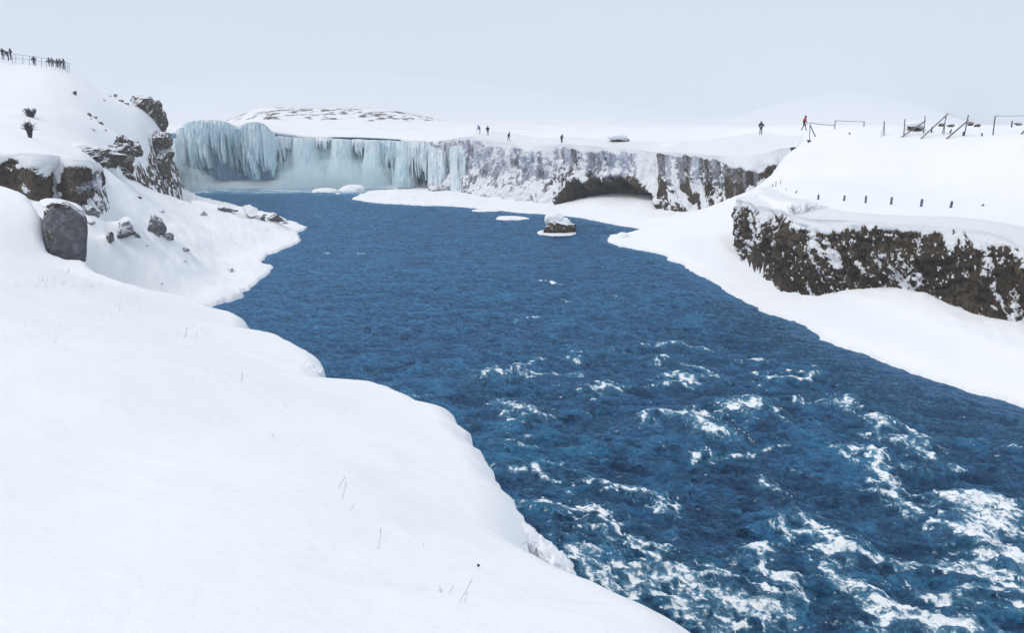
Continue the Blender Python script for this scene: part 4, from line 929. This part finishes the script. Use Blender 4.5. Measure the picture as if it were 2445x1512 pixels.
# ------------------------------------------------------------------ people
def person(label, u, vfeet, D, jacket, trouser=(.012, .014, .03), pose='stand', face=0, hgt=1.75, hood=None, sink=0, lean=0, mirror=False, extra=None, group=None):
    p = atd(u, vfeet, D); zf = p[2] - sink
    root = empty('person', (p[0], p[1], zf)); tag(root, label, 'person', group)
    root.rotation_euler = (0, 0, face)
    k = hgt / 1.75
    # joints: x right, y forward(-) , z up
    st = .12 if pose != 'walk' else .10
    J = dict(pel=(0, 0, .95), wai=(0, 0, 1.10), chest=(0, -.01, 1.32), neck=(0, -.01, 1.48), head=(0, -.02, 1.60), top=(0, -.01, 1.72), nose=(0, -.125, 1.60),
             hipL=(.10, 0, .90), kneL=(.11, -.02, .50), ankL=(.12, .02, .09), toeL=(.13, -.16, .04), hipR=(-.10, 0, .90), kneR=(-.11, -.02, .50), ankR=(-.12, .02, .09), toeR=(-.13, -.16, .04),
             shL=(.20, 0, 1.43), elL=(.27, .02, 1.15), wrL=(.27, -.10, .92), haL=(.27, -.14, .86), shR=(-.20, 0, 1.43), elR=(-.27, .02, 1.15), wrR=(-.27, -.10, .92), haR=(-.27, -.14, .86))
    if pose == 'camera':
        J.update(elL=(.26, -.14, 1.22), wrL=(.10, -.30, 1.45), haL=(.06, -.32, 1.52), elR=(-.26, -.14, 1.22), wrR=(-.10, -.30, 1.45), haR=(-.06, -.32, 1.52))
    if pose == 'walk':
        J.update(kneL=(.10, -.20, .52), ankL=(.10, -.22, .10), toeL=(.10, -.40, .08), kneR=(-.10, .08, .50), ankR=(-.10, .30, .14), toeR=(-.10, .16, .04), elL=(.27, .14, 1.17), wrL=(.27, .10, .94), haL=(.27, .08, .87), elR=(-.27, -.08, 1.17), wrR=(-.25, -.26, .97), haR=(-.25, -.31, .91))
    if pose == 'pockets':
        J.update(elL=(.33, .10, 1.18), wrL=(.20, -.12, 1.02), haL=(.16, -.15, 1.0), elR=(-.33, .10, 1.18), wrR=(-.20, -.12, 1.02), haR=(-.16, -.15, 1.0))
    if pose == 'rail':
        J.update(elL=(.28, -.14, 1.18), wrL=(.24, -.38, 1.08), haL=(.22, -.44, 1.07), elR=(-.28, -.14, 1.18), wrR=(-.24, -.38, 1.08), haR=(-.22, -.44, 1.07))
    J = {a: Vector(b) for a, b in J.items()}
    if lean:
        M = Matrix.Rotation(lean, 3, 'X'); pv = J['pel'].copy()
        for a in J:
            if a not in ('pel', 'hipL', 'hipR', 'kneL', 'kneR', 'ankL', 'ankR', 'toeL', 'toeR'): J[a] = pv + M @ (J[a] - pv)
    E = [('pel', 'wai', .15, .14), ('wai', 'chest', .14, .17), ('chest', 'neck', .17, .065), ('neck', 'head', .06, .10), ('head', 'top', .10, .06), ('head', 'nose', .10, .016)]
    for s in 'LR':
        E += [('pel', 'hip' + s, .15, .105), ('hip' + s, 'kne' + s, .105, .065), ('kne' + s, 'ank' + s, .065, .05), ('ank' + s, 'toe' + s, .05, .04), ('chest', 'sh' + s, .16, .08), ('sh' + s, 'el' + s, .075, .055), ('el' + s, 'wr' + s, .055, .036), ('wr' + s, 'ha' + s, .036, .036)]
    def skin(name, edges, mat, grow=1.0, add=0.0, fingers=False, rootj='pel'):
        idx = {}; V = []; rad = []; Ed = []
        def gi(a, r):
            if a not in idx: idx[a] = len(V); V.append(J[a] * k); rad.append(r * grow + add)
            return idx[a]
        for a, b, ra, rb in edges: Ed.append((gi(a, ra), gi(b, rb)))
        if fingers:
            for s in 'LR':
                h = J['ha' + s]; d = (h - J['wr' + s]).normalized(); sd = d.cross(Vector((1, 0, 0) if abs(d.x) < .8 else (0, 0, 1))).normalized(); hi = idx['ha' + s]
                for q, ln in ((-1.5, .05), (-.5, .065), (.5, .07), (1.5, .06)):
                    V.append((h + d * .045 + sd * q * .018) * k); rad.append(.009); V.append((h + d * (.045 + ln) + sd * q * .02 + Vector((0, -.015, 0))) * k); rad.append(.008)
                    Ed += [(hi, len(V) - 2), (len(V) - 2, len(V) - 1)]
                V.append((h + sd * .05 + d * .02) * k); rad.append(.010); Ed.append((hi, len(V) - 1))
        me = bpy.data.meshes.new(name); me.from_pydata([tuple(v) for v in V], Ed, []); o = bpy.data.objects.new(name, me); COL.objects.link(o)
        sm = o.modifiers.new('skin', 'SKIN'); sm.use_smooth_shade = True; ly = me.skin_vertices[0].data if me.skin_vertices else None
        if ly is None:
            bpy.context.view_layer.objects.active = o; me.update(); ly = me.skin_vertices[0].data
        for i, r in enumerate(rad): ly[i].radius = (r * k, r * k); ly[i].use_root = (i == idx.get(rootj, 0))
        ss = o.modifiers.new('ss', 'SUBSURF'); ss.levels = ss.render_levels = 1
        dg = bpy.context.evaluated_depsgraph_get(); nm = bpy.data.meshes.new_from_object(o.evaluated_get(dg)); o.modifiers.clear(); o.data = nm; nm.name = name
        nm.materials.clear(); nm.materials.append(mat); o.parent = root
        return o
    body = skin('body', E, cloth(trouser), fingers=True)
    # face shows skin
    body.data.materials.append(M_SKIN)
    hd = J['head'] * k
    for pg in body.data.polygons:
        c = pg.center
        if (c - hd).length < .13 * k and (c - hd).y < -.03: pg.material_index = 1
    JE = [e for e in E if e[0] in ('pel', 'wai', 'chest') and e[1] in ('wai', 'chest', 'shL', 'shR')] + [('chest', 'neck', .17, .09)] + [e for e in E if e[0][:2] in ('sh', 'el')]
    JE = [(a, b, ra + .035, rb + .03) for a, b, ra, rb in JE]
    skin('jacket', JE, cloth(jacket), rootj='chest')
    hc = hood or jacket
    v, f = rock_shape(hd + Vector((0, .025, .035)) * k, (.118 * k, .125 * k, .135 * k), 3, 3, .03, 0)
    mesh_obj('hood', v, f, cloth(hc), root)
    if extra == 'pack':
        v, f = rock_shape(J['chest'] * k + Vector((0, .22, -.05)), (.19, .14, .28), 9, 3, .06, 2); mesh_obj('backpack', v, f, cloth((.02, .03, .05)), root)
    if extra == 'light_pack':
        v, f = rock_shape(J['wai'] * k + Vector((0, -.16, .0)), (.15, .08, .12), 9, 3, .06, 2); mesh_obj('bag', v, f, cloth((.35, .37, .42)), root)
    if extra == 'yellow_bag':
        v, f = rock_shape(J['pel'] * k + Vector((-.1, -.18, .08)), (.14, .09, .17), 9, 3, .06, 2); mesh_obj('bag', v, f, cloth((.45, .36, .06)), root)
    return root
NAVY = (.008, .010, .035); BLK = (.008, .009, .02)
gL = 'people at the railing on the left hilltop'
person('person in dark clothes at the far left of the hilltop, hands raised to the face', 8, 142.6, 127, NAVY, pose='camera', face=R(60), group=gL)
person('person bending forward beside the first railing post', 21, 144.4, 127, NAVY, pose='rail', face=R(-80), lean=R(42), extra='pack', group=gL)
person('person standing close behind the bending visitor with a pale bag', 27, 142.5, 128, BLK, pose='pockets', face=R(-30), extra='light_pack', group=gL)
person('person alone behind the middle of the railing, legs hidden by snow', 83, 160.5, 129, NAVY, pose='pockets', face=R(20), group=gL)
person('person in a dark green coat at the railing, left of a pair', 119, 164, 128.5, (.03, .04, .05), pose='rail', face=R(-60), group=gL)
person('person in a grey green coat at the railing, right of a pair', 126.5, 164.5, 129.2, (.06, .07, .06), pose='pockets', face=R(30), extra='pack', group=gL)
person('person with a yellow bag, leftmost of the three at the railing end', 138.5, 166, 128.5, BLK, pose='rail', face=R(-20), hgt=1.68, extra='yellow_bag', group=gL)
person('person in black in the middle of the three at the railing end', 145, 167, 129.2, BLK, pose='pockets', face=R(10), group=gL)
person('tall hooded person in navy nearest the end of the railing', 154, 168.5, 128.3, NAVY, (.01, .015, .06), pose='rail', face=R(-15), hgt=1.85, group=gL)
gM = 'people walking on the plateau'
person('person in a bright blue jacket bending over a tripod on the cliff top', 1146, 319.5, 152, (.01, .03, .36), (.02, .03, .08), pose='rail', face=R(-80), lean=R(28), group=gM)
person('person in a dark jacket and blue trousers standing right of the tripod', 1164.5, 323.5, 148, (.01, .02, .05), (.04, .08, .20), pose='pockets', face=R(20), group=gM)
person('person in dark clothes stooping at the plateau edge with a pole', 1214, 338, 144, (.01, .012, .05), (.10, .11, .16), pose='walk', face=R(100), lean=R(20), group=gM)
person('person half hidden by the snow rim above the cave', 1341, 345, 136, (.01, .04, .08), pose='pockets', face=R(40), lean=R(10), extra='light_pack', group=gM)
person('person in dark clothes knee deep in snow on the plateau, pale bag at the waist', 1816, 322, 103, BLK, pose='pockets', face=R(-40), lean=R(8), extra='light_pack', group=gM)
person('person in a red jacket walking in snow beside the fence', 1919, 311.5, 94.5, (.42, .012, .02), (.012, .012, .06), pose='walk', face=R(75), hood=(.01, .01, .03), lean=R(8), group=gM)
# tripod with camera by the blue jacket
q = atd(1139, 318, 152); tr = empty('tripod', tuple(q)); tag(tr, 'thin camera tripod set up beside the bright blue jacket', 'tripod')
for a in (0, 2.1, 4.2): MB().tube([(0, 0, 1.15), (.35 * math.cos(a), .35 * math.sin(a), 0)], [.02, .015]).build('leg', M_STEEL, tr)
MB().box((0, 0, 1.25), .16, .12, .12).tube([(0, -.06, 1.25), (0, -.2, 1.25)], .045, 10).build('camera_body', M_WOODD, tr)

# ------------------------------------------------------------------ railing on the hilltop
rl = empty('railing', tuple(atd(98, 158, 126))); ro = np.array(rl.location); tag(rl, 'grey steel railing with two rails along the left hilltop viewing place', 'railing')
RP = [(30, 128.6, 148), (37.6, 129.6, 147.3), (54.5, 131.2, 150), (70.3, 133, 152.3), (85.5, 135, 154.5), (98.7, 137, 156), (111.2, 139.4, 158), (122.7, 141.4, 160), (133.2, 143, 163), (142, 145, 165), (149.5, 146.6, 166.5), (157, 148.6, 168), (161.4, 149.6, 170), (165.5, 150.6, 171)]
tp = []; md = []
for u, a, b in RP:
    A = atd(u, a, 126) - ro; B = atd(u, b + 3, 126) - ro; tp.append(A); md.append(A * .52 + (atd(u, b, 126) - ro) * .48)
    MB().tube([A, B], .032, 6).build('post', M_STEEL, rl)
MB().tube(tp, .03, 6).build('rail', M_STEEL, rl); MB().tube(md, .022, 6).build('rail', M_STEEL, rl)

# ------------------------------------------------------------------ fence on the right plateau
def fpost(parent, off, u0, v0, u1, v1, D, r_, mat, name='post'):
    A = atd(u0, v0, D) - off; B = atd(u1, v1, D) - off; d = B - A; B = B + d / np.linalg.norm(d) * .35
    b = MB().tube([A, A * .5 + B * .5, B], [r_ * .92, r_, r_], 8); return b.build(name, mat, parent)
p1, D1 = foot(1933, 331.6)
DF = min(D1, 88)
fe = empty('rope_fence', tuple(atd(1994, 318, DF))); off = np.array(fe.location); tag(fe, 'three thin posts joined by a sagging rope, nearest the red jacket', 'fence')
fpost(fe, off, 1934, 292, 1933, 333, DF, .04, M_WOODD); fpost(fe, off, 1994.6, 287, 1992, 320, DF, .05, M_WOODD); fpost(fe, off, 2063.6, 289, 2061, 325, DF, .05, M_WOODD)
fpost(fe, off, 1934.5, 299, 1953, 339, DF - .6, .065, M_WOOD, 'brace')
MB().tube([atd(1934, 292.5, DF) - off, atd(1955, 296, DF) - off, atd(1975, 298, DF) - off, atd(1994.5, 298.5, DF) - off], .035, 5).build('rope', M_ROPE, fe)
MB().tube([atd(1994.6, 287.5, DF) - off, atd(2030, 289.5, DF) - off, atd(2063.6, 290.5, DF) - off], .03, 5).build('rope', M_ROPE, fe)
def post_thing(name, lab, cat, posts, grp):
    (u0, v0, u1, v1, r_, m_, nm) = posts[0]; D = min(foot(u1, v1)[1], 88)
    e = empty(name, tuple(atd(u1, v1, D))); of = np.array(e.location); tag(e, lab, cat, grp)
    for i, (u0, v0, u1, v1, r_, m_, nm) in enumerate(posts):
        dd = D if i == 0 else D - .2 * i
        fpost(e, of, u0, v0, u1, v1, dd, r_, m_, nm)
gF = 'fence posts along the right plateau'
post_thing('fence_post', 'thin post with a slanting wire stay, right of the rope fence', 'post', [(2111.4, 289, 2110.5, 324, .05, M_WOODD, 'post'), (2110, 300, 2103.5, 325, .02, M_WOOD, 'stay')], gF)
post_thing('fence_post', 'bare upright post just left of the first slanting beam', 'post', [(2160.8, 284, 2158, 322.5, .05, M_WOODD, 'post')], gF)
gB = 'braced posts on the right plateau'
post_thing('braced_post', 'post with a heavy slanting beam in front of the snowy boulder', 'post', [(2209, 276.5, 2205, 319, .05, M_WOOD, 'post'), (2210, 288, 2158, 323.5, .07, M_WOOD, 'beam')], gB)
post_thing('braced_post', 'tallest slanting beam leaning on a pair of close-set legs', 'post', [(2260, 274, 2250, 319.7, .045, M_WOOD, 'post'), (2258, 275, 2254, 319.7, .04, M_WOOD, 'post'), (2264, 271, 2203, 327, .065, M_WOOD, 'beam')], gB)
post_thing('braced_post', 'dark upright post with a thick beam, rightmost of the three beams', 'post', [(2312.4, 274, 2302, 324.5, .055, M_WOODD, 'post'), (2312, 287, 2260, 331, .08, M_WOOD, 'beam')], gB)
D6 = min(foot(2370.6, 322.5)[1], 88)
fe = empty('wire_fence', tuple(atd(2371, 322, D6))); off = np.array(fe.location); tag(fe, 'tall post holding a single wire that runs out of the picture on the right', 'fence')
fpost(fe, off, 2376.5, 276, 2370.6, 323, D6, .055, M_WOODD); fpost(fe, off, 2480, 274, 2470, 323, D6, .055, M_WOODD)
MB().tube([atd(2376.5, 276.5, D6) - off, atd(2430, 276.5, D6) - off, atd(2480, 274.5, D6) - off], .025, 5).build('wire', M_ROPE, fe)
fpost(fe, off, 2455, 303, 2433, 326, D6 - .5, .09, M_WOOD, 'beam')
gS = 'stub posts in the fence line'
for u0, v0, u1, v1, lab in ((2028.6, 316, 2028.6, 323, 'short dark stub between the second and third rope fence posts'), (2225, 303, 2224, 316, 'short post behind the tallest slanting beam'), (2272, 308.4, 2267.4, 319, 'tilted dark stub left of the dark upright braced post'),
                           (2301, 314, 2299, 325, 'short stub touching the dark upright braced post'), (2344.6, 317.5, 2344.3, 325, 'short dark stub left of the tall wire post'), (2417, 288, 2416, 296, 'small stub on the skyline right of the tall wire post')):
    post_thing('stub_post', lab, 'post', [(u0, v0, u1, v1, .075, M_WOODD, 'post')], gS)
# rope stakes on the near plateau: four-sided pegs
gP = 'square pegs along the right cliff top'
PG = [(1845, 439, 1845, 447, .05, 'leftmost of three close-set pegs near the plateau corner'), (1853.3, 433, 1852, 445, .05, 'tall middle one of three close-set pegs near the plateau corner'), (1864.5, 431, 1863, 440, .05, 'rightmost of three close-set pegs near the plateau corner'),
      (1877, 451, 1877, 454, .06, 'barely visible peg tip below the three close-set pegs'), (1902, 456, 1900, 462, .08, 'low peg between the close-set pegs and the frosted bush'), (1954.5, 465.5, 1953.5, 477, .12, 'peg standing just above the frosted bush'),
      (2017, 467.5, 2015, 480, .12, 'peg right of the frosted bush, second in the long row'), (2068, 468.5, 2066.5, 485, .12, 'tall peg, third in the long row'), (2129.5, 471.5, 2127.5, 488.5, .13, 'tall broad peg in the middle of the long row'),
      (2202, 476.5, 2199, 493.5, .14, 'broad leaning peg, third from the right end of the row'), (2273, 481.5, 2270, 496.5, .14, 'broad peg, second from the right end of the row'), (2348, 489, 2345, 492, .12, 'almost buried peg tip at the right end of the row')]
for u0, v0, u1, v1, wd, lab in PG:
    B, D = foot(u1, v1, 52, 95); A = atd(u0, v0, D); ax = Vector(A - B); h = ax.length; ax.normalize()
    M = ax.to_track_quat('Z', 'Y').to_matrix(); b = MB()
    sx = wd * 1.15; b.box(ax * (h / 2 - .15), sx, sx * .8, h + .3, M); b.box(ax * (h + .03), sx * .7, sx * .55, .04, M)
    o = b.build('marker_peg', M_WOOD if False else flat('peg_wood', (.10, .13, .20), .8, .2, 10)); o.location = tuple(B); tag(o, lab, 'peg', gP)

# ------------------------------------------------------------------ rocks on the plateau
def plateau_rock(u, v, ru, rv, D, lab, seed, cap=True, D0=70, D1=150, big=0):
    B, D = foot(u, v + rv, D0, D1); s_ = D / F
    root = empty('boulder', tuple(B)); tag(root, lab, 'boulder')
    rocks_obj('rock', [dict(c=(0, 0, rv * s_ * .8), r=(ru * s_, ru * s_ * .8, rv * s_), seed=seed, lvl=4, rough=.4)], M_ROCKD, root)
    if cap: rocks_obj('snow_cap', [dict(c=(-ru * s_ * .3, 0, rv * s_ * 1.5), r=(ru * s_ * (.75 + big), ru * s_ * .9, rv * s_ * (.55 + big)), seed=seed + 1, lvl=4, rough=.18, cuts=0)], M_FLOE, root)
plateau_rock(2185, 302, 20, 9, 90, 'wide snow-topped boulder behind the first slanting beam', 501, big=.15)
plateau_rock(2247, 297, 6, 5, 90, 'small dark rock behind the pair of close-set legs', 503, False)
plateau_rock(2270, 299, 8, 4, 90, 'small dark rock on the skyline between the two right beams', 504, False)
plateau_rock(2316, 294, 8, 6, 90, 'dark rock on the skyline just right of the dark upright post', 505, False)
plateau_rock(2333, 299, 7, 4, 90, 'low dark rock on the skyline left of the tall wire post', 506, False)
plateau_rock(2431, 295.5, 8, 4, 90, 'dark rock on the skyline at the right edge of the photo', 507, False)
plateau_rock(1480, 332, 22, 10, 140, 'snow-buried boulder on the plateau above the cave', 508, True, 110, 200, .3)

# ------------------------------------------------------------------ shrubs
def shrub(name, lab, u, v, wpx, hpx, D, n, mat, seed, cat='shrub', D0=60, D1=140, base=False, rad=.012):
    B, D = foot(u, v + hpx * .5, D0, D1); s_ = D / F; W = wpx * s_ * .5; H = hpx * s_; rg = random.Random(seed); b = MB()
    for i in range(n):
        a = rg.uniform(0, 6.28); q = rg.uniform(0, 1) ** .6; x = W * q * math.cos(a); y = W * .6 * q * math.sin(a)
        p0 = Vector((x * .35, y * .35, -.05)); p1_ = Vector((x * .7 + rg.gauss(0, .05), y * .7, H * rg.uniform(.3, .6))); p2 = Vector((x * 1.1, y, H * rg.uniform(.55, 1.05)))
        b.tube([p0, p1_, p2], [rad * 1.6, rad * 1.1, rad * .5], 4, False)
        for _ in range(4):
            t = rg.uniform(.3, 1); q0 = p1_.lerp(p2, t); b.tube([q0, q0 + Vector((rg.gauss(0, .12), rg.gauss(0, .1), rg.uniform(.02, .18))) * (H / .7)], [rad * .8, rad * .3], 3, False)
    o = b.build(name, mat); o.location = tuple(B); return tag(o, lab, cat)
shrub('shrub', 'dark cup-shaped shrub poking through snow on the left hillside', 73.7, 270, 30, 18, 95, 60, M_TWIG, 1, D0=66, D1=130, rad=.03)
shrub('shrub', 'tall narrow dark shrub below the cup-shaped one', 72.6, 312, 18, 34, 80, 50, M_TWIG, 2, D0=66, D1=130, rad=.03)
shrub('shrub', 'tiny dark shrub alone high on the left hillside', 180, 223, 9, 9, 115, 24, M_TWIG, 3, D0=90, D1=135, rad=.035)
HS = [(212, 272, 10, 12), (226, 279, 14, 8), (238, 289, 18, 14), (216, 283, 6, 5), (220, 306, 16, 9), (251, 310, 6, 6), (262, 228, 9, 5), (248, 238, 8, 6), (276, 226, 9, 6), (287, 238, 18, 9), (300, 245, 14, 6), (275, 232, 6, 5)]
HL_ = ['uppermost of the rocks strung down the middle of the left hillside', 'small rock just below the uppermost one on the hillside', 'largest and roundest rock on the middle of the left hillside', 'pebble-like rock left of the largest hillside rock',
       'lowest dark rock of the string on the hillside', 'tiny rock right of the lowest hillside rock', 'small rock where the skyline dips toward the pillar', 'faint rock lying below the skyline dip', 'small rock on the crest left of the pillar ridge', 'wide rock in the ridge leading to the pillar', 'low rock touching the left foot of the pillar top', 'pebble-like rock on the crest beside the pillar ridge']
for i, ((u, v, a, b), lab) in enumerate(zip(HS, HL_)):
    B, D = foot(u, v + b * .3, 80, 140); s_ = D / F
    o = rocks_obj('hillside_rock', [dict(c=(0, 0, 0), r=(a * .55 * s_, a * .45 * s_, b * .55 * s_), seed=600 + i, lvl=4, rough=.6, hm=.4)], M_ROCK); o.location = tuple(B); tag(o, lab, 'rock', 'rocks strewn on the left hillside')
shrub('shrub', 'small dark shrub at the foot of the first rope fence post', 1931, 337, 11, 6, 85, 30, M_TWIG, 5, rad=.02)
# frosted bush on the cliff edge
def bush():
    B, D = foot(1930, 508, 54, 75); rg = random.Random(8); b = MB()
    B = B + np.array([0, .3, -.2])
    def br(p, d, L, r, lv):
        q = p + d * L; b.tube([p, (p + q) / 2 + Vector((rg.gauss(0, .03), rg.gauss(0, .03), rg.gauss(0, .03))), q], [r, r * .85, r * .65], 4, False)
        if lv:
            for _ in range(3 if lv > 1 else 4):
                nd = (d + Vector((rg.gauss(0, .5), rg.gauss(0, .45), rg.gauss(.02, .4)))).normalized(); br(p.lerp(q, rg.uniform(.5, 1)), nd, L * rg.uniform(.55, .85), r * .6, lv - 1)
    for i in range(16):
        a = rg.uniform(-1, 1); br(Vector((a * 1.3, rg.gauss(0, .2), 0)), Vector((a * .5 + rg.gauss(0, .3), rg.gauss(-.2, .2), rg.uniform(.4, 1))).normalized(), .42, .02, 3)
    o = b.build('frosted_bush', M_FROST); o.location = tuple(B); tag(o, 'bare bush white with frost on the rim of the near right cliff', 'bush')
bush()

# ------------------------------------------------------------------ stalks in the near snow
gT = 'dry stalks in the near snow'
SK = [(910, 1260, 902, 1320, 'long thin stalk alone right of the middle of the near snow'), (827, 1151, 815, 1196, 'longer one of two parallel stalks high on the slope'), (825, 1138, 806, 1168, 'faint stalk left of the longer parallel stalk'), (846, 1206, 832, 1224, 'short slanting stalk below the two parallel stalks'),
      (1128, 1383, 1096, 1440, 'longest leaning stalk near the dark seed head'), (1116, 1417, 1106, 1446, 'faint stalk beside the longest leaning stalk'), (1082, 1400, 1072, 1418, 'short stalk left of the longest leaning stalk'), (1048, 1398, 1054, 1420, 'small forked stalk, leftmost of the lower cluster'),
      (456, 1455, 462, 1476, 'short grey stalk alone at the bottom left'), (652, 1038, 651, 1046, 'tiny stub of a stalk in smooth snow'), (659, 1246, 654, 1256, 'very short stalk alone in the middle of the slope'), (1011, 1302, 1010, 1308, 'tiny speck of a stalk left of the seed head'),
      (578, 890, 577, 912, 'thin stalk before the overhanging rim'), (1256, 1296, 1244, 1303, 'stalk lying on the rim above the splash ice'), (447, 782, 441, 808, 'pale stalk on the middle bank'), (166, 640, 160, 652, 'pale stalk near the basalt block')]
for u0, v0, u1, v1, lab in SK:
    B, D = foot(u1, v1, 2.2, 40); A = atd(u0, v0, D); h = np.linalg.norm(A - B); s_ = D / F
    d = Vector(A - B); mid_ = d * .5 + Vector((.03 * h, 0, .01 * h)); r0 = max(.55 * s_, .0012)
    b = MB().tube([-d * .1, Vector((0, 0, 0)), mid_, d], [r0, r0, r0 * .8, r0 * .5], 5)
    if 'forked' in lab: b.tube([d * .2, d * .4 + Vector((.01, 0, .015))], [r0, r0 * .5], 4); b.tube([d * .1, d * .35 - Vector((.012, 0, -.015))], [r0, r0 * .5], 4)
    else: b.tube([d * .8, d * 1.0 + Vector((.002, 0, .004))], [r0 * 1.3, r0 * .5], 5)
    o = b.build('dry_stalk', M_STALK); o.location = tuple(B); tag(o, lab, 'stalk', gT)
B, D = foot(1142, 1357, 2, 12); s_ = D / F; rg = random.Random(4)
root = empty('seed_head', tuple(B)); tag(root, 'dark brown seed head poking out of the snow near the bottom rim', 'seed head')
MB().tube([(0, 0, -.02), (0, 0, 6 * s_)], [1.2 * s_, 1.0 * s_], 6).build('stem', M_STALK, root)
V = []; it = []
for i in range(9): it.append(dict(c=(rg.gauss(0, 1.2) * s_, rg.gauss(0, 1.2) * s_, (6 + rg.uniform(-3, 5)) * s_), r=(2.2 * s_, 2.2 * s_, 2.8 * s_), seed=i, lvl=3, rough=.4))
rocks_obj('head', it, M_TWIG, root)
# faint grass tips
b = MB(); rg = random.Random(12)
for cu, cv, n, w_ in ((110, 680, 40, 60), (130, 800, 26, 130), (215, 690, 14, 30), (450, 800, 24, 60), (520, 900, 12, 60), (680, 980, 10, 60), (840, 990, 10, 60), (280, 740, 18, 60)):
    for _ in range(n):
        u = cu + rg.gauss(0, w_ * .5); v = cv + rg.gauss(0, w_ * .14); B, D = foot(u, v, 6, 45); s_ = D / F; h = rg.uniform(4, 16) * s_
        b.tube([B, B + np.array([rg.gauss(0, .25) * h, 0, h])], [.28 * s_, .12 * s_], 3, False)
o = b.build('grass_tips', flat('frosted_grass', (.38, .38, .38), .9, .2)); tag(o, 'thin frosted grass tips in the near snow', kind='stuff')

# ------------------------------------------------------------------ haze
def haze():
    x0, x1, y0, y1, z0, z1 = -6400, 6400, -6400, 6400, -8, 520
    V = [(x, y, z) for x in (x0, x1) for y in (y0, y1) for z in (z0, z1)]
    o = mesh_obj('haze', np.array(V), np.array([(0, 1, 3, 2), (4, 6, 7, 5), (0, 4, 5, 1), (2, 3, 7, 6), (0, 2, 6, 4), (1, 5, 7, 3)]), volume('haze_air', .00062, (.815, .85, .90)), smooth=False)
    tag(o, 'cold haze', kind='stuff')
haze()
